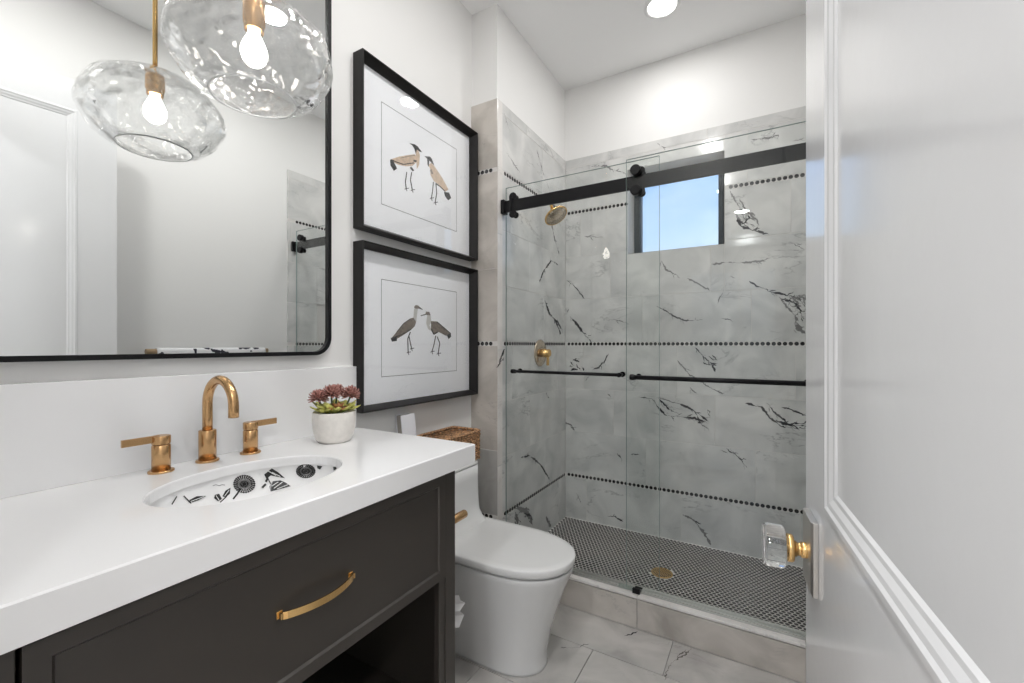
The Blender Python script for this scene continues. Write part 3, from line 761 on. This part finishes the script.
for k in range(len(GP)-1):
    for q in range(3):
        tt = q/3; fine.append((GP[k][0]+(GP[k+1][0]-GP[k][0])*tt, GP[k][1]+(GP[k+1][1]-GP[k][1])*tt))
fine.append(GP[-1])
for _ in range(3): fine = [fine[0]]+[((fine[k-1][0]+2*fine[k][0]+fine[k+1][0])/4, (fine[k-1][1]+2*fine[k][1]+fine[k+1][1])/4) for k in range(1, len(fine)-1)]+[fine[-1]]
mb = MB(); rings = []
def wob(a, z): return 1+.018*math.sin(3*a+40*z)+.014*math.sin(5*a-55*z+1)+.008*math.sin(9*a+90*z)
for r_, z in fine:
    wk_ = min(1, (z-1.821)/.03)
    rings.append([(PX+r_*(1+wk_*(wob(2*math.pi*j/96, z)-1))*math.cos(2*math.pi*j/96), PY+r_*(1+wk_*(wob(2*math.pi*j/96, z)-1))*math.sin(2*math.pi*j/96), z) for j in range(96)])
inn = [[(PX+(x-PX)*.975, PY+(y-PY)*.975, z-(.003 if z > 1.94 else -.0025)) for x, y, z in r] for r in rings]
inn[-1] = [(x, y, rings[-1][0][2]+.0005) for x, y, z in inn[-1]]
mb.loft(rings, cap0=False, cap1=False); mb.loft(inn[::-1], cap0=False, cap1=False)
n_ = len(mb.v)
mb.build('globe', M['globe_glass'], t)
# fire-polished lip round the open bottom
lip = [(PX+.0915*math.cos(2*math.pi*k/64), PY+.0915*math.sin(2*math.pi*k/64), 1.821) for k in range(65)]
MB().tube(lip, .0021, 8).build('globe_lip', mat('bright_glass_lip', (.9, .92, .92), .08, spec=.8), t)

# ---- pictures
def picture(z0, z1, lab, drawer):
    y0, y1 = 1.114, 1.866
    t = thing('framed_print', lab, 'picture', (0, (y0+y1)/2, z0), 'bird prints between mirror and shower')
    def rr(x, k): return [(x, y0+k, z0+k), (x, y1-k, z0+k), (x, y1-k, z1-k), (x, y0+k, z1-k)]
    MB().loft([rr(0, 0), rr(.054, 0), rr(.056, .002), rr(.054, .006), rr(.021, .022), rr(.010, .022)], smooth=False, cap0=False, cap1=False).build('frame', M['frame_black'], t)
    mb = MB(); mb.box((.004, y0+.006, z0+.006), (.013, y1-.006, z1-.006), 0)
    k0 = .128; lw = .0022
    a0, a1, b0, b1 = y0+k0, y1-k0, z0+k0-.002, z1-k0+.002
    X = .0133
    for (p, q, r_, s) in ((a0, b0, a1, b0+lw), (a0, b1-lw, a1, b1), (a0, b0, a0+lw, b1), (a1-lw, b0, a1, b1)):
        mb.poly([(X, p, q), (X, r_, q), (X, r_, s), (X, p, s)], 1)
    drawer(mb)
    mb.build('print', [M['mat_white'], M['line'], M['print_black'], M['print_tan'], M['print_grey'], M['print_pale']], t)
    MB().box((.0155, y0+.012, z0+.012), (.0172, y1-.012, z1-.012)).build('glass', M['picture_glass'], t)
    return t
def pic_tools(mb, org):
    lev = [0]
    def P(u, v):
        lev[0] += 1; p = on_x(org[0]+u/5.25, org[1]+v/5.25, .0134); return Vector((.0134, p.y, p.z))
    def poly(pts, m, k=0): mb.poly([P(*q)+Vector((.00006*k, 0, 0)) for q in pts], m)
    def line(pts, w, m, k=3):
        for (a, b), (c, d) in zip(pts, pts[1:]):
            l = math.hypot(c-a, d-b) or 1; nx, ny = -(d-b)/l*w, (c-a)/l*w
            poly([(a+nx, b+ny), (c+nx, d+ny), (c-nx, d-ny), (a-nx, b-ny)], m, k)
    return poly, line
def feet(line, u, v, m=2):
    for du, dv in ((-8, 4), (14, -2), (4, 14)): line([(u, v), (u+du, v+dv)], 1.8, m)
def draw_top(mb):
    poly, line = pic_tools(mb, (370, 100))
    poly([(108,312),(150,298),(195,290),(235,285),(246,300),(245,325),(225,345),(190,348),(150,340),(125,328)], 3)
    poly([(240,285),(232,252),(248,245),(262,290),(258,340),(246,364)], 3, 1)
    poly([(105,312),(120,315),(142,360),(125,372),(108,345)], 2, 2)
    poly([(205,226),(235,233),(250,243),(274,275),(262,272),(246,260),(241,282),(232,255),(222,238)], 2, 2)
    line([(110,313),(140,326),(175,338),(232,330)], 2.5, 2); line([(160,305),(200,296),(235,290)], 1.5, 4); line([(228,318),(244,322)], 5, 2)
    line([(212,352),(228,372)], 5, 2); line([(193,378),(186,430),(190,465)], 2.6, 2); line([(219,378),(212,420),(222,472)], 2.6, 2); feet(line, 190, 465); feet(line, 222, 472)
    poly([(315,360),(308,340),(322,330),(340,350),(380,410),(412,470),(395,482),(360,445),(335,425),(318,395)], 3)
    poly([(285,295),(315,297),(325,310),(338,345),(320,327),(311,318),(309,352),(302,340),(300,308)], 2, 2)
    poly([(388,482),(415,486),(426,515),(410,527),(394,505)], 2, 2); line([(345,438),(370,456),(394,480)], 2.5, 2); line([(318,365),(328,388)], 5, 4)
    line([(333,430),(328,480),(322,515)], 2.4, 2); line([(346,438),(350,490),(342,538)], 2.4, 2); feet(line, 322, 515); feet(line, 342, 538)
def draw_low(mb):
    poly, line = pic_tools(mb, (370, 270))
    poly([(110,360),(140,325),(175,280),(210,255),(235,248),(243,270),(235,295),(215,315),(170,345),(140,362)], 4)
    poly([(228,250),(230,205),(245,190),(251,205),(246,240),(243,275)], 5, 1); poly([(108,357),(140,350),(142,372),(115,376)], 2, 2)
    poly([(230,195),(240,184),(252,186),(276,207),(255,203),(240,203)], 4, 2); line([(256,197),(276,208)], 2.2, 2)
    line([(115,358),(165,340),(215,312)], 2.4, 2); line([(140,326),(176,281),(212,256)], 2, 2)
    line([(212,325),(198,360),(200,430)], 2.6, 2); line([(204,345),(211,380),(218,412)], 2.6, 2); feet(line, 200, 432); feet(line, 218, 412)
    poly([(300,236),(317,236),(322,270),(312,290),(328,325),(305,310),(295,280)], 5, 1)
    poly([(320,268),(350,270),(385,300),(425,335),(400,346),(360,325),(335,338),(320,310)], 4, 2)
    poly([(290,232),(294,218),(312,220),(318,238),(300,237)], 4, 3); line([(266,240),(294,233)], 2.4, 2); poly([(404,342),(424,330),(426,350),(412,363)], 2, 3)
    line([(322,310),(335,338),(355,326)], 3, 2); line([(352,272),(388,302),(424,334)], 2, 2)
    line([(345,345),(335,395),(325,428)], 2.4, 2); line([(353,350),(366,385),(358,438)], 2.4, 2); feet(line, 325, 428); feet(line, 358, 438)
picture(1.668, 2.335, 'black framed print of two tan birds with dark heads, upper of the pair', draw_top)
picture(.969, 1.618, 'black framed print of two grey-brown birds facing each other, lower of the pair', draw_low)

# ---- toilet
TYC = 1.482
tl = thing('toilet', 'white one-piece skirted toilet between the vanity and the shower', 'toilet', (.4, TYC, 0))
def outline(xb, xf, hw, yc=TYC, z=0, n=48, hb=None, ex=2.15):
    """egg-shaped plan: straight back part, rounded front"""
    hb = hb if hb is not None else hw; xm = xf-hw*1.45
    xm = max(xm, xb+.04); pts = []
    for k in range(n//2+1):
        t_ = math.pi/2-math.pi*k/(n//2)
        c, s = abs(math.cos(t_))**(2/ex), math.copysign(abs(math.sin(t_))**(2/ex), math.sin(t_))
        pts.append((xm+(xf-xm)*c, yc+hw*s, z))
    m_ = n//2-1
    for k in range(1, m_+1):
        # back: from (xm,-hw) to (xb,..) to (xm,+hw)
        q = k/(m_+1)
        if q < .3: f_ = q/.3; pts.append((xm+(xb-xm)*f_, yc-(hw+(hb-hw)*f_), z))
        elif q < .7: f_ = (q-.3)/.4; pts.append((xb, yc-hb+2*hb*f_, z))
        else: f_ = (q-.7)/.3; pts.append((xb+(xm-xb)*f_, yc+(hb+(hw-hb)*f_), z))
    return pts
sec = [(0, .630, .115, .115), (.01, .628, .114, .114), (.06, .630, .116, .115), (.14, .646, .126, .120), (.22, .670, .140, .128), (.29, .696, .155, .142), (.34, .716, .165, .155), (.372, .729, .172, .165), (.388, .734, .175, .17), (.394, .732, .173, .168)]
MB().loft([outline(.03, xf, hw, z=z, hb=hb) for z, xf, hw, hb in sec]).build('bowl', M['porcelain'], tl)
# seat and lid
def slab(z0, z1, xb, xf, hw, r=.006):
    return [outline(xb+r, xf-r, hw-r, z=z0), outline(xb+r*.3, xf-r*.3, hw-r*.3, z=z0+r*.4), outline(xb, xf, hw, z=z0+r), outline(xb, xf, hw, z=z1-r), outline(xb+r*.3, xf-r*.3, hw-r*.3, z=z1-r*.35), outline(xb+r*1.1, xf-r*1.1, hw-r*1.1, z=z1), outline(xb+r*5, xf-r*5, hw-r*5, z=z1+.0015)]
MB().loft(slab(.3955, .4015, .20, .726, .168, .002)).build('seat', M['porcelain'], tl)
MB().loft(slab(.4045, .434, .19, .741, .183, .0055)).build('lid', M['porcelain'], tl)
# tank
def rbox(x0, x1, hw, z, r=.035, n=7):
    o = []
    for cx, cy, a0 in ((x1-r, TYC+hw-r, 0), (x0+.01, TYC+hw-.01, 90), (x0+.01, TYC-hw+.01, 180), (x1-r, TYC-hw+r, 270)):
        rr_ = r if cx == x1-r else .01
        for k in range(n+1):
            a = math.radians(a0+90*k/n); o.append((cx+rr_*math.cos(a), cy+rr_*math.sin(a), z))
    return o
prof = [(.385, .30, .172), (.42, .275, .175), (.437, .262, .178), (.45, .245, .180), (.475, .226, .184), (.51, .215, .187), (.56, .211, .189), (.62, .209, .190), (.674, .208, .190)]
MB().loft([rbox(.018, xf, hw, z, .05 if z < .5 else .04) for z, xf, hw in prof]).build('tank', M['porcelain'], tl)
MB().loft([rbox(.018, .208, .190, .6745, .04), rbox(.018, .208, .190, .685, .04), rbox(.021, .205, .187, .689, .038)]).build('tank_lid', M['porcelain'], tl)

# ---- basket on tank
bk = thing('wicker_basket', 'brown woven wicker basket on top of the toilet tank', 'basket', (.11, 1.53, .694))
bx0, bx1, by0, by1, bz0, bz1 = .03, .198, 1.415, 1.688, .691, .822
def rectpath(x0, x1, y0, y1, r=.014, step=.008):
    P_ = []
    cs = [(x1-r, y0+r, -90), (x1-r, y1-r, 0), (x0+r, y1-r, 90), (x0+r, y0+r, 180)]
    for k, (cx, cy, a0) in enumerate(cs):
        for j in range(4): a = math.radians(a0+90*j/3); P_.append((cx+r*math.cos(a), cy+r*math.sin(a), math.cos(a), math.sin(a)))
        nx_ = cs[(k+1) % 4]; a = math.radians(a0+90)
        ex, ey = nx_[0]+r*math.cos(a), nx_[1]+r*math.sin(a); sx, sy = P_[-1][0], P_[-1][1]
        n = int(math.hypot(ex-sx, ey-sy)/step)
        for j in range(1, n): P_.append((sx+(ex-sx)*j/n, sy+(ey-sy)*j/n, math.cos(a), math.sin(a)))
    return P_
mb = MB(); rp_ = rectpath(bx0+.004, bx1-.004, by0+.004, by1-.004)
for k in range(13):
    z = bz0+.006+k*.0095
    pts = [(x+nx*.0032*math.sin(j*1.15+k*math.pi), y+ny*.0032*math.sin(j*1.15+k*math.pi), z+.0012*math.sin(j*.9+k)) for j, (x, y, nx, ny) in enumerate(rp_)]
    pts.append(pts[0]); mb.tube(pts, .0049, 6, flat=1.0)
mb.build('woven_side', M['wicker'], bk)
pts = [(x, y, bz1+.001) for x, y, _, _ in rp_]; pts.append(pts[0])
MB().tube(pts, .0072, 8).build('rim', M['wicker'], bk)
mb = MB()
for k in range(17):
    y = by0+.012+k*.0163
    mb.tube([(bx0+.010, y, bz1-.02+.002*(k % 2)), ((bx0+bx1)/2, y+.002, bz1-.016), (bx1-.010, y, bz1-.02+.002*((k+1) % 2))], .0082, 6)
mb.box((bx0+.008, by0+.008, bz0), (bx1-.008, by1-.008, bz0+.008))
mb.build('woven_top', M['wicker'], bk)

# ---- white book by the wall, on the tank
b = thing('white_book', 'white book standing upright against the wall beside the wicker basket', 'book', (.06, 1.335, .69))
def lean(x0, x1, y0, y1, z0, z1, dx=.030):
    return [[(x0+dx, y0, z0), (x1+dx, y0, z0), (x1+dx, y1, z0), (x0+dx, y1, z0)], [(x0, y0, z1), (x1, y0, z1), (x1, y1, z1), (x0, y1, z1)]]
MB().loft(lean(.006, .010, 1.325, 1.405, .691, .930), smooth=False).loft(lean(.036, .040, 1.325, 1.405, .691, .930), smooth=False).build('cover', M['book'], b)
MB().loft(lean(.010, .036, 1.328, 1.402, .693, .927), smooth=False).build('pages', M['paper_grey'], b)

# ---- toilet paper holder on the vanity side
h = thing('toilet_paper_holder', 'brushed bronze toilet paper post sticking out of the vanity side', 'toilet paper holder', (.48, VY1, .655))
MB().lathe([(.022, 0), (.022, .004), (.020, .006)], (.478, VY1, .655), 'Y', 24).build('plate', M['bronze'], h)
MB().lathe([(.0135, .004), (.0135, .146), (.0125, .148)], (.478, VY1, .658), 'Y', 24).build('post', M['bronze'], h)
MB().tube([(.478, VY1+.02, .655), (.470, VY1+.03, .62), (.46, VY1+.045, .50), (.452, VY1+.055, .42), (.44, VY1+.066, .40), (.338, VY1+.066, .40)], .0055, 10).build('arm', M['bronze'], h)
r_ = thing('toilet_paper_roll', 'white toilet paper with a loose folded end behind the vanity corner', 'toilet paper', (.40, VY1+.066, .40))
MB().lathe([(.0042, -.045), (.052, -.045), (.052, .045), (.0042, .045)], (.395, VY1+.066, .40), 'X', 32).build('roll', M['paper'], r_)
mb = MB()
fold = [(1.185, .375), (1.195, .352), (1.220, .332), (1.190, .319), (1.214, .293), (1.186, .265)]
for dx, k in ((0, 1), (.0012, -1)):
    rows = [[(.352+.006*math.sin(j*2)+dx, y-.045, z) for j, (y, z) in enumerate(fold)]]
mb.loft([[(.36, y-.05, z+.004) for y, z in fold], [(.40, y-.045, z+.010) for y, z in fold], [(.425, y-.028, z) for y, z in fold], [(.447, y+.000, z-.006) for y, z in fold]], smooth=False, cap0=False, cap1=False, closed=False)
ob = mb.build('loose_sheet', M['paper'], r_); sm = ob.modifiers.new('t', 'SOLIDIFY'); sm.thickness = .0015

# ---- potted succulent
PLX, PLY = .148, .918
t = thing('potted_succulent', 'small white ceramic pot of dusty rose succulents on the countertop', 'potted plant', (PLX, PLY, CT))
MB().lathe([(.044, 0), (.050, .003), (.058, .018), (.0645, .045), (.066, .07), (.0655, .094), (.063, .097), (.0605, .094), (.060, .085)], (PLX, PLY, CT), n=48).build('pot', M['pot'], t)
MB().lathe([(.001, .090), (.04, .089), (.0605, .084)], (PLX, PLY, CT), n=24, cap0=False, cap1=False).build('soil', M['leaf_dark'], t)
rnd = random.Random(3)
def leaf(mb, c, d, up, L, W_, m=0, cup=.25):
    d = Vector(d).normalized(); side = d.cross(Vector(up)).normalized(); n_ = side.cross(d).normalized(); c = Vector(c)
    rows = []
    for k in range(6):
        s_ = k/5; w_ = W_*math.sin(math.pi*min(.97, .12+s_*.85))**.8; h_ = n_*(L*cup*s_*s_)
        p = c+d*(L*s_)+h_
        rows.append([p-side*w_+n_*w_*.35, p-n_*.0015, p+side*w_+n_*w_*.35, p+n_*.002])
    mb.loft(rows, m)
def rosette(mb, c, R_, n, rings_, m, tilt=(0, 0, 1), wk=.30):
    c = Vector(c)
    for q in range(rings_):
        el_ = .15+1.15*q/max(1, rings_-1); L = R_*(1-.45*q/rings_)
        for k in range(n-q):
            a = 2*math.pi*(k+.5*q)/(n-q)+rnd.uniform(-.1, .1)
            d = (math.cos(a)*math.cos(el_), math.sin(a)*math.cos(el_), math.sin(el_)); leaf(mb, c, d, (0, 0, 1) if el_ < 1.2 else (1, 0, 0), L*rnd.uniform(.88, 1.1), L*wk, m)
zt = CT+.090
mb = MB()
for k in range(13):
    a = k*2*math.pi/13; d = (math.cos(a), math.sin(a), .22+.15*(k % 3))
    leaf(mb, (PLX+.028*math.cos(a), PLY+.028*math.sin(a), zt+.004), d, (0, 0, 1), .050, .0165, 0)
for dx, dy in ((.006, -.042), (.036, .030), (-.02, .03)): rosette(mb, (PLX+dx, PLY+dy, zt+.008), .034, 6, 3, 0, wk=.36)
mb.build('green_leaves', M['leaf'], t)
mb = MB(); rosette(mb, (PLX+.034, PLY-.012, zt+.010), .036, 8, 3, 0, wk=.38); mb.build('bronze_rosette', M['leaf_brown'], t)
heads = [(-.016, -.046, .052, .030), (.012, -.020, .064, .031), (-.004, .012, .066, .028), (.032, .038, .058, .030)]
mb = MB()
for dx, dy, dz, R_ in heads: mb.tube([(PLX+dx*.4, PLY+dy*.4, zt-.005), (PLX+dx*.8, PLY+dy*.8, zt+dz*.5), (PLX+dx, PLY+dy, zt+dz-.004)], .0028, 8)
mb.build('stem', M['leaf_dark'], t)
for dx, dy, dz, R_ in heads:
    mb = MB(); c = Vector((PLX+dx, PLY+dy, zt+dz))
    for k in range(64):
        z = 1-1.55*(k+.5)/64; a = k*2.39996; q = math.sqrt(max(0, 1-z*z))
        d = Vector((math.cos(a)*q, math.sin(a)*q, z)); leaf(mb, c+d*R_*.30, d, (0, 0, 1) if abs(z) < .9 else (1, 0, 0), R_*rnd.uniform(.62, .78), R_*.17, 0)
    mb.build('flower_head', M['petal'], t)

# ---- shower hardware
GY_B, GY_F = 1.940, 1.912     # rear (left) and front (right) glass planes
RAILZ0, RAILZ1 = 1.914, 1.972
t = thing('shower_rail', 'black steel shower door rail running across the opening', 'rail', (XL, 1.926, RAILZ0))
MB().box((XL+.012, 1.9195, RAILZ0), (XR-.002, 1.9325, RAILZ1)).build('bar', M['black'], t, bevel=.001)
for x0 in (XL+.0006, XR-.022):
    mb = MB().box((x0, 1.906, RAILZ0-.008), (x0+.021, 1.948, RAILZ1+.006)); mb.build('end_bracket', M['black'], t, bevel=.003)
MB().box((XL+.05, 1.910, RAILZ0-.004), (XL+.064, 1.9335, RAILZ1+.010)).build('stopper', M['black'], t, bevel=.003)
def panel(name_lab, x0, x1, yc, side, hx0, hx1, rollers):
    t = thing('sliding_glass_panel', name_lab, 'shower door', (x0, yc, .155), 'sliding shower glass panels')
    z0, z1 = .158, 2.045; hw = .004
    MB().box((x0, yc-hw, z0), (x1, yc+hw, z1)).build('glass', M['glass'], t)
    mb = MB()
    mb.box((x0-.0008, yc-hw, z0), (x0, yc+hw, z1)).box((x1, yc-hw, z0), (x1+.0008, yc+hw, z1)).box((x0, yc-hw, z1), (x1, yc+hw, z1+.0008))
    mb.build('glass_edge', M['glass_edge'], t)
    zb = 1.087 if side < 0 else 1.092; yb = GY_F-.055 if side < 0 else yc-.046; br = .0095 if side < 0 else .0075
    hb = thing_part('handle_bar', MB().tube([(hx0, yb, zb), (hx1, yb, zb)], br, 16).lathe([(.004, -.012), (br+.003, -.009), (br+.004, 0), (br+.003, .008), (br, .011)], (hx0, yb, zb), 'X', 16), M['black'], t)
    for hx in (hx0+.012, hx1-.012):
        MB().lathe([(.0105, -.006), (.0105, .0), (.0065, .001), (.0065, abs(yc-hw-yb))], (hx, yb, zb), 'Y', 16).build('handle_post', M['black'], t)
        MB().lathe([(.0125, 0), (.0125, .007), (.011, .009)], (hx, yc+hw, zb), 'Y', 16).build('handle_cap', M['black'], t)
    for rx in rollers:
        # grooved wheels above and below the rail, axle through the glass with a round cap
        for dz in (RAILZ1+.0147, RAILZ0-.0147):
            MB().lathe([(.0145, -.0062), (.0145, -.004), (.0142, -.002), (.0142, .002), (.0145, .004), (.0145, .0062)], (rx, 1.926, dz), 'Y', 24).build('roller', M['black'], t)
            if yc < 1.926: cap = [(.020, -.028), (.0225, -.025), (.0225, -.004), (.005, -.004), (.005, .012)]
            else: cap = [(.0215, -.0232), (.0215, -.0206), (.005, -.0206), (.005, .006), (.016, .006), (.016, .014)]
            MB().lathe(cap, (rx, yc, dz), 'Y', 32).build('roller_cap', M['black'], t)
    return t
def thing_part(name, mb, m, t): return mb.build(name, m, t)
panel('rear sliding glass panel on the left, behind the toilet, with thin black towel bar', XL+.016, .957, GY_B, 1, .25, .806, (.235, .880))
panel('front sliding glass panel on the right, nearer the white door, with black towel bar', .822, 1.598, GY_F, -1, .862, 1.50, (.866, 1.53))
tk = MB().box((XL, 1.908, .1422), (XR, 1.954, .1445)).box((XL, 1.908, .1445), (XR, 1.911, .149)).box((XL, 1.9245, .1445), (XR, 1.9275, .149)).box((XL, 1.950, .1445), (XR, 1.954, .150)).build('threshold_track', M['alu'], bevel=.0006)
tag(tk, 'silver aluminium threshold strip along the top of the shower curb', 'track')
t = thing('door_guide', 'small black and clear guide block at the foot of the glass doors', 'door guide', (.868, 1.925, .142))
MB().box((.852, 1.893, .1425), (.884, 1.9068, .164)).box((.852, 1.893, .1425), (.884, 1.950, .1478)).build('block', M['black'], t, bevel=.0015)
MB().box((.79, 1.898, .1505), (.850, 1.9055, .166)).build('clear_guide', M['plastic'], t)

# drain
t = thing('shower_drain', 'round brass drain in the dark mosaic shower floor', 'drain', (.892, 2.328, ZP))
MB().lathe([(.054, 0), (.054, .003), (.050, .004), (.047, .003), (.001, .003)], (.892, 2.328, ZP-.0005), n=40, cap1=False).build('rim', M['brass'], t)
mb = MB()
for a in range(-5, 6):
    for b_ in range(-5, 6):
        x, y = a*.0085, b_*.0085
        if x*x+y*y < .044**2 and (a+b_) % 2 == 0: mb.lathe([(.0001, .0036), (.0034, .0036), (.0034, .0028)], (.892+x, 2.328+y, ZP-.0005), n=8, cap0=False, cap1=False, smooth=False)
mb.build('grate_hole', M['black'], t)

# valve
vy, vz = 2.368, 1.176
t = thing('shower_valve', 'brass shower valve with oval plate and lever on the left shower wall', 'shower valve', (XL, vy, vz))
MB().lathe([(.082, 0), (.082, .004), (.078, .007), (.03, .009)], (XL, vy, vz), 'X', 48).build('plate', M['nickel'], t)
MB().lathe([(.026, .006), (.026, .040), (.023, .043), (.023, .062), (.021, .066)], (XL, vy, vz), 'X', 32).build('body', M['brass'], t)
MB().box((XL+.046, vy-.008, vz-.075), (XL+.060, vy+.008, vz+.020)).build('lever', M['brass'], t, bevel=.002)
# shower head
sy = 2.37
t = thing('overhead_shower', 'round brass shower head on a short angled arm', 'shower head', (XL, sy, 2.11))
MB().lathe([(.028, 0), (.028, .005), (.024, .010), (.012, .012)], (XL, sy, 2.115), 'X', 24).build('flange', M['brass'], t)
hc = Vector((.272, sy, 2.000)); ax = Vector((.56, -.15, -.82)).normalized()
MB().tube([(XL, sy, 2.115), (XL+.03, sy, 2.117), (XL+.062, sy, 2.105), tuple(hc-ax*.045)], .0095, 14).build('arm', M['brass'], t)
def axis_lathe(prof, c, d, n=40):
    d = Vector(d).normalized(); a = d.cross(Vector((0, 1, 0))).normalized(); b_ = d.cross(a)
    return MB().loft([[tuple(Vector(c)+d*h_+a*(r__*math.cos(2*math.pi*j/n))+b_*(r__*math.sin(2*math.pi*j/n))) for j in range(n)] for r__, h_ in prof])
axis_lathe([(.014, -.05), (.017, -.045), (.018, -.03), (.030, -.022), (.068, -.008), (.074, -.002), (.074, .004), (.070, .007), (.066, .006)], hc, ax).build('shower_head', M['brass'], t)
axis_lathe([(.0665, .004), (.0665, .0066), (.001, .0075)], hc, ax).build('spray_face', M['nickel'], t)
mb = MB(); a_ = ax.cross(Vector((0, 1, 0))).normalized(); b_ = ax.cross(a_)
for rr_, nn in ((.012, 6), (.026, 12), (.040, 18), (.055, 26)):
    for k in range(nn):
        p = hc+ax*.0078+a_*rr_*math.cos(2*math.pi*k/nn)+b_*rr_*math.sin(2*math.pi*k/nn)
        mb.v += []; i = len(mb.v); mb.v += [tuple(p+a_*.0022*math.cos(j*1.047)+b_*.0022*math.sin(j*1.047)) for j in range(6)]; mb.face([i+j for j in range(6)])
mb.build('nozzle', M['plate'], t)

# ---- towel on its bar (right wall, seen in the mirror)
t = thing('towel_bar', 'wooden towel bar on the right wall, seen in the mirror', 'towel bar', (XR, 1.37, 1.19))
MB().tube([(1.60, 1.032, 1.188), (1.60, 1.70, 1.188)], .0155, 16).build('bar', M['wood'], t)
for y in (1.10, 1.63): MB().lathe([(.008, 0), (.008, XR+.010-1.60)], (1.60, y, 1.188), 'X', 12).build('bracket', M['black'], t)
mb = MB(); rows = []
for k in range(30):
    y = 1.078+.60*k/29; row = []; wv = .003*math.sin(k*.9)
    for j in range(9):
        a = math.pi*j/8; row.append((1.60+.0185*math.cos(a), y, 1.188+.0185*math.sin(a)))
    front = [(1.5815-.002-wv*(1-q), y, 1.188-.50*(1-q)) for q in (.0, .25, .5, .75)][::-1]
    back = [(1.6185+.002+wv*(1-q)*.5, y, 1.188-.42*(1-q)) for q in (.0, .25, .5, .75)]
    rows.append(back+row+front)
mb.loft(rows, closed=False, cap0=False, cap1=False)
tw = mb.build('bath_towel', M['towel']); sm = tw.modifiers.new('t', 'SOLIDIFY'); sm.thickness = .004; sm.offset = 0
tag(tw, 'white towel with black blotches hanging on the wooden bar, seen in the mirror', 'towel')

# ---- white door
d = bpy.data.objects.new('door_1', None); C.objects.link(d); d['kind'] = 'structure'; d['label'] = 'glossy white panelled bathroom door standing open on the right'
# local frame: s along the leaf from the free edge, n out of its left face
E0 = Vector((1.407, .85, 0)); SD = Vector((.088, -.996, 0)).normalized(); ND = Vector((-SD.y*-1*-1, 0, 0))
ND = Vector((SD.y, -SD.x, 0)).normalized()   # faces -x
d.location = E0+SD*.76
def PD(s, n, z): return E0+SD*s+ND*n+Vector((0, 0, z))
DW, DZ0, DZ1, TH = .76, .012, 2.44, .035
mb = MB()
panels = [(.137, DW-.137, 1.00, DZ1-.137), (.137, DW-.137, .22, .745)]
def face_side(nf, sgn):
    rects_ = [(0, DZ0, DW, DZ1)]
    for p in panels:
        nr = []
        for r in rects_: nr += sub_rect(r, (p[0], p[2], p[1], p[3]))
        rects_ = nr
    for r in rects_: mb.poly([PD(r[0], nf, r[1]), PD(r[2], nf, r[1]), PD(r[2], nf, r[3]), PD(r[0], nf, r[3])])
    for s0, s1, z0, z1 in panels:
        steps = [(0, 0), (.003, .0028), (.009, .0030), (.013, .0008), (.019, .0), (.026, -.003), (.031, -.0035), (.035, -.0060)]
        rings = [[PD(s0+k, nf+sgn*h_, z0+k), PD(s1-k, nf+sgn*h_, z0+k), PD(s1-k, nf+sgn*h_, z1-k), PD(s0+k, nf+sgn*h_, z1-k)] for k, h_ in steps]
        mb.loft(rings, smooth=False, cap0=False, cap1=True)
face_side(0, 1); face_side(-TH, -1)
for a, b_ in (((0, DZ0), (0, DZ1)), ((DW, DZ0), (DW, DZ1)), ((0, DZ0), (DW, DZ0)), ((0, DZ1), (DW, DZ1))):
    mb.poly([PD(a[0], 0, a[1]), PD(b_[0], 0, b_[1]), PD(b_[0], -TH, b_[1]), PD(a[0], -TH, a[1])])
mb.build('door_leaf', M['door'], d)
kz, ks = .914, .060
def plate(n0, n1, sgn):
    b0 = [PD(ks-.034, n0, kz-.054), PD(ks+.034, n0, kz-.054), PD(ks+.034, n0, kz+.054), PD(ks-.034, n0, kz+.054)]
    b1 = [PD(ks-.034, n1, kz-.054), PD(ks+.034, n1, kz-.054), PD(ks+.034, n1, kz+.054), PD(ks-.034, n1, kz+.054)]
    b2 = [PD(ks-.030, n1+sgn*.003, kz-.050), PD(ks+.030, n1+sgn*.003, kz-.050), PD(ks+.030, n1+sgn*.003, kz+.054), PD(ks-.030, n1+sgn*.003, kz+.054)]
    return MB().loft([b0, b1, b2], smooth=False)
for sgn, base in ((1, 0), (-1, -TH)):
    pl = plate(base, base+sgn*.006, sgn).build('door_plate', M['plate'], d, bevel=.0006)
    c0 = PD(ks, base, kz); dd_ = ND*sgn
    axis_lathe([(.010, .006), (.0115, .008), (.0115, .016), (.0095, .017), (.0095, .021), (.0115, .022), (.0115, .025), (.019, .026), (.0205, .028), (.0205, .034), (.017, .0363)], c0, dd_, 40).build('knob_stem', M['brass'], pl)
    axis_lathe([(.014, .0365), (.027, .037), (.0305, .039), (.0315, .042), (.0315, .062), (.0305, .065), (.028, .0665), (.001, .067)], c0, dd_, 48).build('glass_knob', M['knob_glass'], pl)
